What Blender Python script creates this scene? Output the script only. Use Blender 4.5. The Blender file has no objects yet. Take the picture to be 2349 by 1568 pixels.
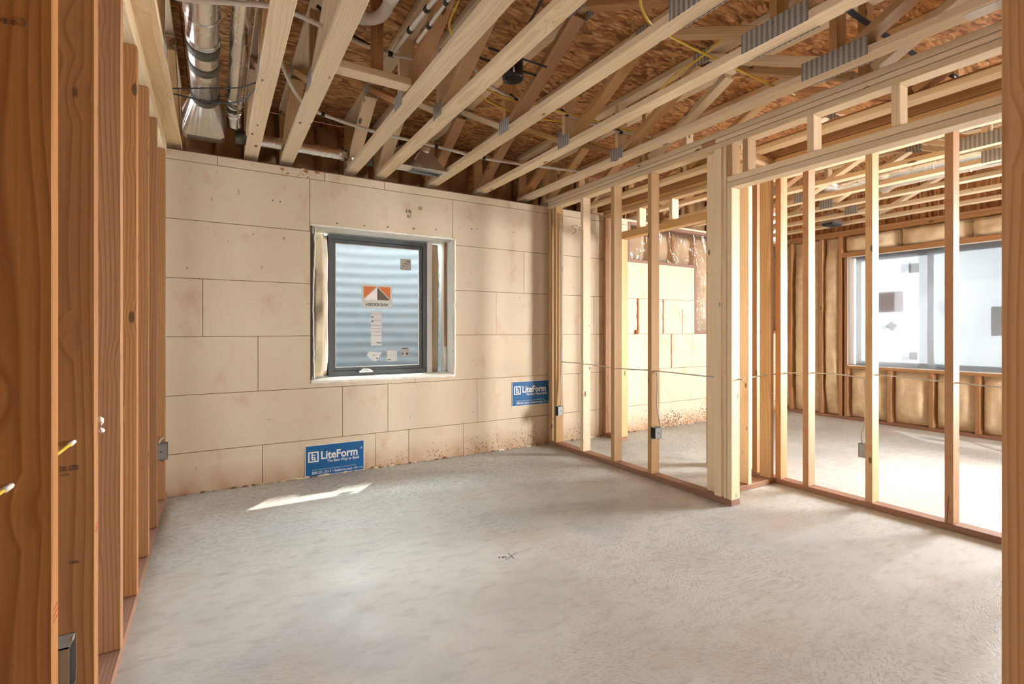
import bpy, bmesh, math, random
from mathutils import Matrix, Vector, noise
scene = bpy.context.scene
C = scene.collection
random.seed(7)

# ------------------------------------------------------------------ camera
W_PX, H_PX, F_PX = 2349.0, 1568.0, 1144.0
HORIZON, YAW, EYE = 757.0, math.radians(30.8), 1.15
cd = bpy.data.cameras.new('camera'); cam = bpy.data.objects.new('camera', cd); C.objects.link(cam)
cd.sensor_fit = 'HORIZONTAL'; cd.sensor_width = 36.0; cd.lens = 36.0 * F_PX / W_PX
cd.shift_y = -(H_PX / 2 - HORIZON) / W_PX
cd.clip_start = 0.02; cd.clip_end = 200
cam.location = (0, 0, EYE); cam.rotation_euler = (math.pi / 2, 0, -YAW)
scene.camera = cam

# ------------------------------------------------------------------ world, sun, daylight, added fill lamps, exposure
wd = bpy.data.worlds.new('sky'); scene.world = wd; wd.use_nodes = True
bg = wd.node_tree.nodes['Background']
bg.inputs['Color'].default_value = (0.90, 0.95, 1.0, 1); bg.inputs['Strength'].default_value = 1.5
sl = bpy.data.lights.new('sun', 'SUN'); sun = bpy.data.objects.new('sun', sl); C.objects.link(sun)
sl.energy = 3.6; sl.angle = math.radians(0.8); sl.color = (1.0, 0.93, 0.82)
SUN_DIR = Vector((-0.75, -0.84, -1.86)).normalized()
sun.rotation_euler = SUN_DIR.to_track_quat('-Z', 'Y').to_euler(); sun.location = (4, 9, 8)
def area(name, loc, aim, sx, sy, power, col):
    l = bpy.data.lights.new(name, 'AREA'); o = bpy.data.objects.new(name, l); C.objects.link(o)
    l.shape = 'RECTANGLE'; l.size = sx; l.size_y = sy; l.energy = power; l.color = col
    o.location = loc; o.rotation_euler = (Vector(aim) - Vector(loc)).to_track_quat('-Z', 'Y').to_euler()
    return o
area('fill_lamp_side', (11.2, -0.5, 1.9), (2.0, 1.7, 1.1), 3.8, 3.0, 2350, (1.0, 0.97, 0.93))  # added lamp beyond the far wall, brightens the room through an unseen opening
area('daylight_window_well', (1.75, 5.52, 2.62), (0.85, 2.9, 0.3), 1.5, 0.8, 30, (0.94, 1.0, 0.98)).data.spread = math.radians(90)
area('fill_lamp_rear', (6.1, -3.1, 1.45), (5.5, 4.15, 1.25), 2.2, 1.9, 48, (1.0, 0.96, 0.93)).data.spread = math.radians(64)  # added lamp outside the rear gap, brightens the far room
scene.view_settings.view_transform = 'Standard'; scene.view_settings.look = 'None'
scene.view_settings.exposure = 0.98; scene.view_settings.gamma = 1.0
scene.view_settings.use_curve_mapping = False
cy = scene.cycles
cy.use_denoising = True; cy.max_bounces = 6; cy.diffuse_bounces = 4; cy.glossy_bounces = 2
cy.use_adaptive_sampling = True; cy.adaptive_threshold = 0.15; cy.adaptive_min_samples = 12
cy.transparent_max_bounces = 8; cy.transmission_bounces = 4
cy.caustics_reflective = False; cy.caustics_refractive = False; cy.sample_clamp_indirect = 4.0

# ------------------------------------------------------------------ object helpers
def prop(o, label=None, cat=None, group=None, kind=None):
    if label: o['label'] = label
    if cat: o['category'] = cat
    if group: o['group'] = group
    if kind: o['kind'] = kind
    return o
def world_of(o):
    m = o.matrix_basis.copy()
    p = o.parent
    if p is not None:
        return world_of(p) @ o.matrix_parent_inverse @ m
    return m
def attach(o, parent):
    if parent is not None:
        o.parent = parent
        o.matrix_parent_inverse = world_of(parent).inverted()
    return o
def empty(name, loc, **k):
    o = bpy.data.objects.new(name, None); C.objects.link(o); o.location = loc; o.empty_display_size = 0.1
    return prop(o, **k)
def obj(name, me, mat=None, parent=None, loc=None, M=None, smooth=False):
    o = bpy.data.objects.new(name, me); C.objects.link(o)
    if M is not None: o.matrix_basis = M
    elif loc is not None: o.location = loc
    if mat is not None and not me.materials: me.materials.append(mat)
    if smooth:
        for p in me.polygons: p.use_smooth = True
    return attach(o, parent)
def mesh_from(bm, name='mesh'):
    me = bpy.data.meshes.new(name); bm.to_mesh(me); bm.free(); return me
def pydata(verts, faces, name='mesh'):
    me = bpy.data.meshes.new(name); me.from_pydata([tuple(v) for v in verts], [], faces); me.update(); return me
_cache = {}
def box_mesh(L, w, t, mat, bev=0.0025):
    k = (round(L, 4), round(w, 4), round(t, 4), mat.name, bev)
    if k in _cache: return _cache[k]
    bm = bmesh.new(); bmesh.ops.create_cube(bm, size=1.0)
    for v in bm.verts: v.co = Vector((v.co.x * L, v.co.y * w, v.co.z * t))
    b = min(bev, 0.3 * min(L, w, t))
    if b > 0: bmesh.ops.bevel(bm, geom=list(bm.edges), offset=b, segments=1, affect='EDGES')
    me = mesh_from(bm, 'board'); me.materials.append(mat); _cache[k] = me
    return me
AX = {'x': Vector((1, 0, 0)), 'y': Vector((0, 1, 0)), 'z': Vector((0, 0, 1))}
def frame_matrix(c, ex, ey):
    ex = ex.normalized(); ez = ex.cross(ey).normalized(); ey = ez.cross(ex)
    M = Matrix(((ex.x, ey.x, ez.x, c[0]), (ex.y, ey.y, ez.y, c[1]), (ex.z, ey.z, ez.z, c[2]), (0, 0, 0, 1)))
    return M
def board(name, lo, hi, mat, parent=None, grain=None, bev=0.0025):
    """axis aligned board between two corners, grain (local x) along its longest side"""
    d = [hi[i] - lo[i] for i in range(3)]; c = [(hi[i] + lo[i]) / 2 for i in range(3)]
    g = grain or 'xyz'[max(range(3), key=lambda i: d[i])]
    gi = 'xyz'.index(g); o2 = [i for i in range(3) if i != gi]
    o2.sort(key=lambda i: -d[i])
    M = frame_matrix(c, AX[g], AX['xyz'[o2[0]]])
    return obj(name, box_mesh(d[gi], d[o2[0]], d[o2[1]], mat, bev), None, parent, M=M)
def beam(name, a, b, w, t, wdir, mat, parent=None):
    """board from point a to b, width w along wdir, thickness t"""
    a, b = Vector(a), Vector(b)
    return obj(name, box_mesh((b - a).length, w, t, mat), None, parent, M=frame_matrix((a + b) / 2, b - a, Vector(wdir)))
def smooth_path(pts, n=8):
    P = [Vector(p) for p in pts]
    if len(P) < 3: return P
    Q = [P[0] * 2 - P[1]] + P + [P[-1] * 2 - P[-2]]; out = []
    for i in range(1, len(Q) - 2):
        p0, p1, p2, p3 = Q[i - 1:i + 3]
        for k in range(n):
            t = k / n
            out.append(0.5 * ((2 * p1) + (p2 - p0) * t + (2 * p0 - 5 * p1 + 4 * p2 - p3) * t * t + (3 * p1 - p0 - 3 * p2 + p3) * t ** 3))
    out.append(P[-1]); return out
def rings_mesh(rings, closed_ends=True):
    n = len(rings[0]); v = [p for r in rings for p in r]; f = []
    for i in range(len(rings) - 1):
        for k in range(n):
            f.append((i * n + k, i * n + (k + 1) % n, (i + 1) * n + (k + 1) % n, (i + 1) * n + k))
    if closed_ends:
        f.append(tuple(reversed(range(n)))); f.append(tuple((len(rings) - 1) * n + k for k in range(n)))
    return pydata(v, f)
def tube_mesh(pts, r, seg=8, n=8, closed=True, rad=None):
    P = smooth_path(pts, n); rings = []; up = Vector((0, 0, 1))
    for i, p in enumerate(P):
        t = (P[min(i + 1, len(P) - 1)] - P[max(i - 1, 0)]).normalized()
        u = up if abs(t.dot(up)) < 0.97 else Vector((0, 1, 0))
        s = t.cross(u).normalized(); u = s.cross(t)
        rr = rad(i / max(1, len(P) - 1)) if rad else r
        rings.append([p + (s * math.cos(a) + u * math.sin(a)) * rr for a in [2 * math.pi * k / seg for k in range(seg)]])
    return rings_mesh(rings, closed)
def tube(name, pts, r, mat, parent=None, seg=8, n=8, closed=True, rad=None):
    return obj(name, tube_mesh(pts, r, seg, n, closed, rad), mat, parent, smooth=True)
def multi_box(boxes):
    v, f = [], []
    for lo, hi in boxes:
        b = len(v)
        for x in (lo[0], hi[0]):
            for y in (lo[1], hi[1]):
                for z in (lo[2], hi[2]): v.append((x, y, z))
        f += [tuple(b + i for i in q) for q in ((0, 1, 3, 2), (4, 6, 7, 5), (0, 4, 5, 1), (2, 3, 7, 6), (0, 2, 6, 4), (1, 5, 7, 3))]
    return pydata(v, f)
def text_mesh(body, size, offset=0.0, extrude=0.0004, spacing=1.0, align='LEFT', sx=1.0):
    cu = bpy.data.curves.new('lettering', 'FONT'); cu.body = body; cu.size = size; cu.offset = offset
    cu.extrude = extrude; cu.space_character = spacing; cu.align_x = align; cu.resolution_u = 3
    o = bpy.data.objects.new('lettering_tmp', cu); C.objects.link(o)
    dg = bpy.context.evaluated_depsgraph_get(); dg.update()
    me = bpy.data.meshes.new_from_object(o.evaluated_get(dg))
    bpy.data.objects.remove(o); bpy.data.curves.remove(cu)
    if sx != 1.0:
        for v in me.vertices: v.co.x *= sx
    return me
def pad_mesh(w, h, depth, seed, nx=10, nz=10, rough=0.35):
    """a pillowy insulation batt lying in the local xz plane, bulging to local -y"""
    v, f = [], []
    for j in range(nz + 1):
        for i in range(nx + 1):
            u, t = i / nx, j / nz
            e = min(1, 6 * min(u, 1 - u, 1)) * 1.0; g = min(1, 6 * min(t, 1 - t))
            n0 = noise.noise(Vector((u * w * 9 + seed * 3.1, t * h * 9, seed)))
            n1 = noise.noise(Vector((u * w * 3, t * h * 3 + seed, seed * 2.0)))
            b = depth * (0.25 + 0.75 * (max(e, 0) * max(g, 0)) ** 0.6) * (1 + rough * n0 + 0.5 * rough * n1)
            v.append(((u - 0.5) * w + 0.006 * n1, -b, (t - 0.5) * h + 0.006 * n0))
    k = nx + 1
    for j in range(nz):
        for i in range(nx):
            a = j * k + i; f.append((a, a + 1, a + k + 1, a + k))
    b0 = len(v)
    v += [(-w / 2, 0, -h / 2), (w / 2, 0, -h / 2), (w / 2, 0, h / 2), (-w / 2, 0, h / 2)]
    f += [tuple([b0 + 1, b0] + [i for i in range(k)][::1]), tuple([b0 + 3, b0 + 2] + [nz * k + i for i in range(nx, -1, -1)]),
          tuple([b0, b0 + 3] + [j * k for j in range(nz, -1, -1)]), tuple([b0 + 2, b0 + 1] + [j * k + nx for j in range(nz + 1)]),
          (b0, b0 + 1, b0 + 2, b0 + 3)]
    return pydata(v, f)

# ------------------------------------------------------------------ materials
class NT:
    def __init__(s, name):
        s.m = bpy.data.materials.new(name); s.m.use_nodes = True; s.t = s.m.node_tree
        s.t.nodes.clear(); s.out = s.n('ShaderNodeOutputMaterial')
    def n(s, kind, **kw):
        d = s.t.nodes.new(kind)
        for k, v in kw.items(): setattr(d, k, v)
        return d
    def l(s, a, b): s.t.links.new(a, b)
    def val(s, v, sock):
        if isinstance(v, bpy.types.NodeSocket): s.l(v, sock)
        else: sock.default_value = v
    def math(s, op, a, b=0.0, c=0.0, clamp=False):
        d = s.n('ShaderNodeMath', operation=op, use_clamp=clamp)
        for i, v in enumerate((a, b, c)): s.val(v, d.inputs[i])
        return d.outputs[0]
    def vmath(s, op, a, b=(0, 0, 0)):
        d = s.n('ShaderNodeVectorMath', operation=op)
        s.val(a, d.inputs[0]); s.val(b, d.inputs[1])
        return d.outputs['Vector'] if op not in ('LENGTH', 'DISTANCE', 'DOT_PRODUCT') else d.outputs['Value']
    def coords(s, kind='Object'):
        return s.n('ShaderNodeTexCoord').outputs[kind]
    def pos(s): return s.n('ShaderNodeNewGeometry').outputs['Position']
    def rnd(s): return s.n('ShaderNodeObjectInfo').outputs['Random']
    def map(s, v, scale=(1, 1, 1), loc=(0, 0, 0), rot=(0, 0, 0)):
        d = s.n('ShaderNodeMapping'); s.l(v, d.inputs['Vector'])
        s.val(scale, d.inputs['Scale']); s.val(loc, d.inputs['Location']); s.val(rot, d.inputs['Rotation'])
        return d.outputs[0]
    def noise(s, v, scale, detail=3, rough=0.5, dist=0.0, out='Fac'):
        d = s.n('ShaderNodeTexNoise'); s.l(v, d.inputs['Vector'])
        d.inputs['Scale'].default_value = scale; d.inputs['Detail'].default_value = detail
        d.inputs['Roughness'].default_value = rough; d.inputs['Distortion'].default_value = dist
        return d.outputs[out]
    def voro(s, v, scale, out='Distance', feature='F1', rand=1.0):
        d = s.n('ShaderNodeTexVoronoi', feature=feature); s.l(v, d.inputs['Vector'])
        d.inputs['Scale'].default_value = scale; d.inputs['Randomness'].default_value = rand
        return d.outputs[out]
    def ramp(s, f, stops, mode='LINEAR'):
        d = s.n('ShaderNodeValToRGB'); d.color_ramp.interpolation = mode
        e = d.color_ramp.elements
        while len(e) < len(stops): e.new(0.5)
        for k, (p, c) in enumerate(stops):
            e[k].position = p; e[k].color = (c, c, c, 1) if isinstance(c, (int, float)) else (*c, 1)
        s.val(f, d.inputs[0]); return d.outputs[0]
    def mix(s, f, a, b, blend='MIX'):
        d = s.n('ShaderNodeMix', data_type='RGBA', blend_type=blend)
        s.val(f, d.inputs[0])
        for v, i in ((a, 6), (b, 7)):
            if isinstance(v, tuple) and len(v) == 3: v = (*v, 1)
            s.val(v, d.inputs[i])
        return d.outputs[2]
    def bump(s, h, strength=0.3, dist=0.01):
        d = s.n('ShaderNodeBump'); d.inputs['Strength'].default_value = strength; d.inputs['Distance'].default_value = dist
        s.l(h, d.inputs['Height']); return d.outputs[0]
    def bsdf(s, color, rough=0.6, metal=0.0, normal=None, spec=0.5, **kw):
        d = s.n('ShaderNodeBsdfPrincipled')
        if isinstance(color, tuple): color = (*color[:3], 1)
        s.val(color, d.inputs['Base Color']); s.val(rough, d.inputs['Roughness']); s.val(metal, d.inputs['Metallic'])
        d.inputs['Specular IOR Level'].default_value = spec
        if normal is not None: s.l(normal, d.inputs['Normal'])
        for k, v in kw.items(): s.val(v, d.inputs[k])
        return d.outputs[0]
    def done(s, shader): s.l(shader, s.out.inputs['Surface']); return s.m

def wood(name, light, dark, knot=(0.10, 0.05, 0.025), ring=34.0, contrast=0.7, vary=0.16, grey=0.0, knots=1.0, rough=0.62):
    m = NT(name); co = m.coords(); r = m.rnd()
    off = m.n('ShaderNodeCombineXYZ'); m.l(m.math('MULTIPLY', r, 37.0), off.inputs[0])
    m.l(m.math('MULTIPLY', m.math('FRACT', m.math('MULTIPLY', r, 17.3)), 0.12), off.inputs[1])
    m.l(m.math('ADD', m.math('MULTIPLY', m.math('FRACT', m.math('MULTIPLY', r, 53.7)), 0.09), 0.035), off.inputs[2])
    p = m.vmath('ADD', co, off.outputs[0])
    # knots, elongated along the grain
    kp = m.map(p, scale=(4.6, 11.0, 11.0))
    kv = m.n('ShaderNodeTexVoronoi'); m.l(kp, kv.inputs['Vector']); kv.inputs['Scale'].default_value = 1.0
    ks = m.n('ShaderNodeSeparateColor'); m.l(kv.outputs['Color'], ks.inputs[0])
    keep = m.math('GREATER_THAN', ks.outputs[0], 0.45)
    kd = m.math('ADD', kv.outputs['Distance'], m.math('SUBTRACT', 1.0, keep))
    kz = m.ramp(m.math('SUBTRACT', kd, m.math('MULTIPLY', ks.outputs[1], 0.08)), [(0.0, 1.0), (0.05, 1.0), (0.085, 0.0)])
    halo = m.ramp(kd, [(0.0, 1.0), (0.42, 0.0)])
    # growth rings cut at a slant, bent around the knots
    wob = m.noise(m.map(p, scale=(1.1, 3.0, 3.0)), 1.0, 1, 0.5, out='Color')
    wv = m.vmath('MULTIPLY', m.vmath('SUBTRACT', wob, (0.5, 0.5, 0.5)), (0.0, 0.045, 0.045))
    hv = m.n('ShaderNodeCombineXYZ'); m.l(m.math('MULTIPLY', halo, 0.012 * knots), hv.inputs[1]); m.l(m.math('MULTIPLY', halo, 0.012 * knots), hv.inputs[2])
    q = m.map(m.vmath('ADD', m.vmath('ADD', p, wv), hv.outputs[0]), scale=(0.022, 1, 1))
    wave = m.n('ShaderNodeTexWave', wave_type='RINGS', rings_direction='X', wave_profile='SAW')
    m.l(q, wave.inputs['Vector']); wave.inputs['Scale'].default_value = ring
    wave.inputs['Distortion'].default_value = 0.6; wave.inputs['Detail'].default_value = 0; wave.inputs['Detail Scale'].default_value = 1.5
    g = m.ramp(wave.outputs['Fac'], [(0.0, 0.0), (0.55, 0.22), (0.86, 1.0), (1.0, 0.05)])
    fib = m.noise(m.map(p, scale=(3.0, 160, 160)), 1.0, 1, 0.6)
    tone = m.noise(m.map(p, scale=(0.7, 9, 9)), 1.0, 1, 0.5)
    col = m.mix(m.math('MULTIPLY', g, contrast), light, dark)
    col = m.mix(m.math('MULTIPLY', m.math('SUBTRACT', fib, 0.38, clamp=True), 0.9), col, dark)
    col = m.mix(m.math('MULTIPLY', m.math('SUBTRACT', tone, 0.42, clamp=True), 1.2), col, dark)
    bri = m.math('ADD', 1.0 - vary, m.math('MULTIPLY', m.math('FRACT', m.math('MULTIPLY', r, 91.7)), 2 * vary))
    hs = m.n('ShaderNodeHueSaturation'); m.l(col, hs.inputs['Color']); m.l(bri, hs.inputs['Value'])
    m.l(m.math('ADD', 0.94, m.math('MULTIPLY', m.math('FRACT', m.math('MULTIPLY', r, 29.1)), 0.14)), hs.inputs['Saturation'])
    col = m.mix(m.math('MULTIPLY', kz, 0.85 * knots), hs.outputs[0], knot)
    bm = m.bump(m.math('ADD', g, m.math('MULTIPLY', fib, 0.8)), 0.12, 0.002)
    return m.done(m.bsdf(col, rough, 0, bm, 0.35))
M_PINE = wood('pine_stud', (0.62, 0.42, 0.215), (0.40, 0.215, 0.09))
M_FIR = wood('fir_stud', (0.49, 0.255, 0.108), (0.29, 0.125, 0.048), ring=26.0, contrast=0.8, vary=0.06)
M_CHORD = wood('truss_pine', (0.85, 0.71, 0.50), (0.64, 0.45, 0.25), contrast=0.55, vary=0.10)
M_PLATE = wood('treated_plate', (0.37, 0.205, 0.135), (0.20, 0.095, 0.06), contrast=0.7, vary=0.08, knots=0.4)
M_REDWOOD = wood('reddish_stud', (0.53, 0.30, 0.145), (0.33, 0.16, 0.07), contrast=0.8, vary=0.12)

def m_osb():
    m = NT('strand_board'); p = m.pos()
    d = m.vmath('MULTIPLY', m.vmath('SUBTRACT', m.noise(p, 5.0, 2, 0.5, out='Color'), (0.5, 0.5, 0.5)), (0.10, 0.10, 0.0))
    q = m.vmath('ADD', p, d)
    layers = []
    for sc, rot in (((13, 46, 1), 0.25), ((15, 40, 1), -0.6), ((12, 50, 1), 1.0)):
        v = m.n('ShaderNodeTexVoronoi', feature='F1'); m.l(m.map(q, scale=sc, rot=(0, 0, rot)), v.inputs['Vector']); v.inputs['Scale'].default_value = 1.0
        layers.append((v.outputs['Color'], v.outputs['Distance']))
    def bw(c):
        b = m.n('ShaderNodeSeparateColor'); m.l(c, b.inputs[0]); return b.outputs[0], b.outputs[1]
    a0, b0 = bw(layers[0][0]); a1, b1 = bw(layers[1][0]); a2, b2 = bw(layers[2][0])
    s1 = m.math('GREATER_THAN', b0, 0.55); s2 = m.math('GREATER_THAN', b1, 0.62)
    x = m.mix(s1, a0, a1); x = m.mix(s2, x, a2)
    xs = m.n('ShaderNodeSeparateColor'); m.l(x, xs.inputs[0]); t = xs.outputs[0]
    col = m.ramp(t, [(0.0, (0.22, 0.085, 0.032)), (0.3, (0.50, 0.225, 0.085)), (0.65, (0.66, 0.335, 0.135)), (1.0, (0.80, 0.50, 0.25))])
    edge = m.ramp(layers[0][1], [(0.45, 0.0), (0.8, 1.0)])
    col = m.mix(m.math('MULTIPLY', edge, 0.45), col, (0.10, 0.035, 0.012))
    fib = m.noise(m.map(p, scale=(25, 160, 1), rot=(0, 0, 0.3)), 1.0, 2)
    col = m.mix(m.math('MULTIPLY', m.math('SUBTRACT', fib, 0.45, clamp=True), 1.4), col, (0.17, 0.065, 0.02))
    return m.done(m.bsdf(col, 0.6, 0, m.bump(t, 0.35, 0.004), 0.3))
M_OSB = m_osb()

def m_floor():
    m = NT('concrete_slab'); p = m.pos()
    n1 = m.noise(p, 0.9, 4, 0.55); n2 = m.noise(p, 3.1, 4, 0.6); n3 = m.noise(m.map(p, scale=(9, 22, 1), rot=(0, 0, 0.5)), 1.0, 4, 0.65)
    col = m.ramp(n1, [(0.25, (0.42, 0.42, 0.405)), (0.5, (0.56, 0.575, 0.56)), (0.72, (0.48, 0.52, 0.53))])
    col = m.mix(m.math('MULTIPLY', m.math('SUBTRACT', n2, 0.5, clamp=True), 1.6), col, (0.61, 0.62, 0.595))
    col = m.mix(m.math('MULTIPLY', m.math('SUBTRACT', n3, 0.50, clamp=True), 2.6), col, (0.36, 0.35, 0.33))
    rust = m.noise(m.map(p, loc=(4, 2, 0)), 1.7, 3)
    col = m.mix(m.math('MULTIPLY', m.math('SUBTRACT', rust, 0.55, clamp=True), 2.4), col, (0.49, 0.40, 0.32))
    blue = m.noise(m.map(p, loc=(-7, 3, 0)), 1.3, 3)
    col = m.mix(m.math('MULTIPLY', m.math('SUBTRACT', blue, 0.58, clamp=True), 3.2), col, (0.33, 0.385, 0.45))
    # pitted trowel marks in patches
    sp = m.n('ShaderNodeSeparateXYZ'); m.l(p, sp.inputs[0])
    patch = m.ramp(m.noise(m.map(p, loc=(1.3, 7.2, 0)), 0.8, 2), [(0.40, 0.0), (0.58, 1.0)])
    wallside = m.math('MULTIPLY', m.math('SUBTRACT', sp.outputs[1], 2.5), 0.9, clamp=True)
    patch = m.math('MAXIMUM', m.math('MULTIPLY', patch, 0.5), wallside)
    pits = m.ramp(m.noise(m.map(m.vmath('ADD', p, m.vmath('MULTIPLY', m.noise(p, 1.2, 2, out='Color'), (0.6, 0.6, 0))), scale=(38, 95, 1), rot=(0, 0, 0.55)), 1.0, 2, 0.5, 0.6), [(0.36, 1.0), (0.50, 0.0)])
    pits = m.math('MULTIPLY', pits, patch)
    col = m.mix(m.math('MULTIPLY', pits, 0.7), col, (0.26, 0.245, 0.225))
    specks = m.ramp(m.voro(p, 24.0), [(0.0, 1.0), (0.035, 1.0), (0.05, 0.0)])
    col = m.mix(m.math('MULTIPLY', specks, 0.6), col, (0.75, 0.73, 0.70))
    hgt = m.math('SUBTRACT', m.math('ADD', m.math('MULTIPLY', n3, 0.5), m.math('MULTIPLY', n2, 0.4)), m.math('MULTIPLY', pits, 0.9))
    ro = m.ramp(n2, [(0.3, 0.46), (0.7, 0.70)])
    return m.done(m.bsdf(col, ro, 0, m.bump(hgt, 0.30, 0.004), 0.4))
M_FLOOR = m_floor()

def m_foam(name, base, dirt_amount):
    m = NT(name); p = m.pos(); sp = m.n('ShaderNodeSeparateXYZ'); m.l(p, sp.inputs[0]); z = sp.outputs[2]; x = sp.outputs[0]
    n1 = m.noise(p, 1.2, 3); col = m.mix(m.ramp(n1, [(0.35, 0.0), (0.7, 0.5)]), base, tuple(c * k for c, k in zip(base, (0.93, 0.86, 0.78))))
    # fine vertical moulding lines
    wv = m.n('ShaderNodeTexWave', wave_type='BANDS', bands_direction='X'); m.l(p, wv.inputs['Vector']); wv.inputs['Scale'].default_value = 24.0
    wv.inputs['Distortion'].default_value = 0.3
    col = m.mix(m.math('MULTIPLY', wv.outputs['Fac'], 0.05), col, (0.35, 0.25, 0.16))
    # rusty stains
    st = m.ramp(m.noise(m.map(p, scale=(2.2, 1, 1.3), loc=(3, 0, 1)), 2.4, 4, 0.6), [(0.56, 0.0), (0.78, 1.0)])
    col = m.mix(m.math('MULTIPLY', st, 0.60), col, (0.52, 0.31, 0.16))
    # scuffs
    sc = m.ramp(m.noise(m.map(p, scale=(9, 1, 3.0), rot=(0, 0.5, 0)), 2.0, 3, 0.7), [(0.70, 0.0), (0.76, 1.0)])
    col = m.mix(m.math('MULTIPLY', sc, 0.8), col, (0.36, 0.19, 0.09))
    # splashes of mud above the slab
    low = m.math('SUBTRACT', 1.0, m.math('DIVIDE', z, 0.42), clamp=True)
    side = m.math('ADD', m.math('ADD', 0.35, m.math('MULTIPLY', m.math('GREATER_THAN', x, 3.7), 0.8)), m.math('MULTIPLY', m.math('SUBTRACT', x, 0.6, clamp=True), 0.65))
    dv = m.n('ShaderNodeTexVoronoi'); m.l(m.map(m.vmath('ADD', p, m.vmath('MULTIPLY', m.noise(p, 18, 2, out='Color'), (0.03, 0, 0.03))), scale=(46, 1, 36)), dv.inputs['Vector']); dv.inputs['Scale'].default_value = 1.0
    thr = m.math('MULTIPLY', m.math('MULTIPLY', m.math('POWER', low, 1.1), side), 0.44 * dirt_amount)
    dirt = m.math('LESS_THAN', dv.outputs['Distance'], m.math('MULTIPLY', thr, m.noise(p, 3.0, 2)))
    col = m.mix(m.math('MULTIPLY', dirt, 0.85), col, (0.085, 0.055, 0.035))
    dv2 = m.voro(m.map(p, scale=(1, 1, 1)), 8.0); dots = m.ramp(dv2, [(0.0, 1.0), (0.028, 1.0), (0.04, 0.0)])
    col = m.mix(m.math('MULTIPLY', dots, 0.7), col, (0.12, 0.08, 0.05))
    wash = m.math('MULTIPLY', m.math('SUBTRACT', 1.0, m.math('DIVIDE', z, 0.20), clamp=True), m.noise(m.map(p, scale=(4, 1, 2)), 2.0, 3))
    col = m.mix(m.math('MULTIPLY', wash, 1.3, clamp=True), col, (0.42, 0.24, 0.13))
    bead = m.voro(p, 160.0)
    h = m.math('ADD', m.math('MULTIPLY', wv.outputs['Fac'], 0.4), m.math('MULTIPLY', bead, 0.3))
    return m.done(m.bsdf(col, 0.8, 0, m.bump(h, 0.12, 0.002), 0.2))
M_FOAM = m_foam('foam_block', (0.71, 0.625, 0.48), 1.15)

def plain(name, col, rough=0.6, metal=0.0, vary=0.06, scale=6.0, bump=0.0, spec=0.5):
    m = NT(name); p = m.coords(); n = m.noise(p, scale, 3)
    c = m.mix(n, tuple(min(1, v * (1 - vary)) for v in col), tuple(min(1, v * (1 + vary)) for v in col))
    nb = m.bump(n, bump, 0.004) if bump else None
    return m.done(m.bsdf(c, rough, metal, nb, spec))
M_CORE = plain('foam_joint', (0.20, 0.11, 0.06), 0.9)
M_SPRAY = plain('spray_foam', (0.88, 0.85, 0.77), 0.8, vary=0.12, scale=30, bump=0.6)
M_SPRAYTAN = plain('spray_foam_tan', (0.70, 0.60, 0.42), 0.8, vary=0.18, scale=18, bump=0.5)
M_GREYFRAME = plain('window_frame_paint', (0.075, 0.085, 0.09), 0.4, vary=0.08)
M_BLACK = plain('black_plastic', (0.012, 0.012, 0.013), 0.35)
M_GAP = plain('black_gap', (0.02, 0.022, 0.022), 0.6)
M_TAPE = plain('mastic_tape', (0.12, 0.11, 0.085), 0.5, 0.3, vary=0.15, scale=40, bump=0.4)
M_PEX = plain('pex_tube', (0.72, 0.68, 0.60), 0.4)
M_PVC = plain('pvc_pipe', (0.78, 0.74, 0.67), 0.35)
M_YELLOW = plain('yellow_jacket', (0.72, 0.50, 0.06), 0.45)
M_GREYCABLE = plain('grey_cable', (0.55, 0.51, 0.45), 0.45)
M_BLUE = plain('blue_black_tube', (0.035, 0.05, 0.075), 0.35)
M_BOX = plain('electrical_box_steel', (0.30, 0.305, 0.29), 0.45, 0.5, vary=0.10, scale=20)
M_DARK = plain('painted_shade', (0.02, 0.022, 0.024), 0.6)  # near-black that paints the shade inside boxes and the boot slot
M_PAPER = plain('white_paper', (0.80, 0.78, 0.74), 0.7)
M_STICKER = plain('pale_sticker', (0.56, 0.56, 0.54), 0.6, vary=0.04)
M_INK = plain('dark_ink', (0.03, 0.028, 0.026), 0.6)
M_INKBROWN = plain('brown_ink', (0.12, 0.085, 0.06), 0.6)
M_ORANGE = plain('orange_ink', (0.62, 0.16, 0.04), 0.6)
M_RED = plain('red_crayon', (0.50, 0.06, 0.03), 0.7)
M_BLUESIGN = plain('blue_print', (0.004, 0.115, 0.325), 0.42, vary=0.18, scale=5)
M_WHITEINK = plain('white_print', (0.83, 0.85, 0.84), 0.45, vary=0.05)
M_LIGHTINK = plain('pale_blue_print', (0.42, 0.62, 0.74), 0.45)
M_WHITE = plain('white_vinyl', (0.80, 0.80, 0.78), 0.4)
M_RIMFOAM = plain('rim_insulation', (0.36, 0.215, 0.10), 0.85, vary=0.35, scale=7, bump=0.5)
M_COPPER = plain('copper_coloured_rod', (0.46, 0.24, 0.13), 0.5)
M_BRONZE = plain('reddish_trim_board', (0.27, 0.15, 0.105), 0.6, vary=0.15, scale=12)
M_GRAVEL = plain('pale_gravel', (0.62, 0.61, 0.58), 0.9, vary=0.3, scale=40)
M_RUSTFOAM = plain('rusty_foam_bead', (0.40, 0.15, 0.06), 0.8, vary=0.3, scale=30)
M_WALLOUT = plain('pale_siding', (0.62, 0.60, 0.56), 0.8)

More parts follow.
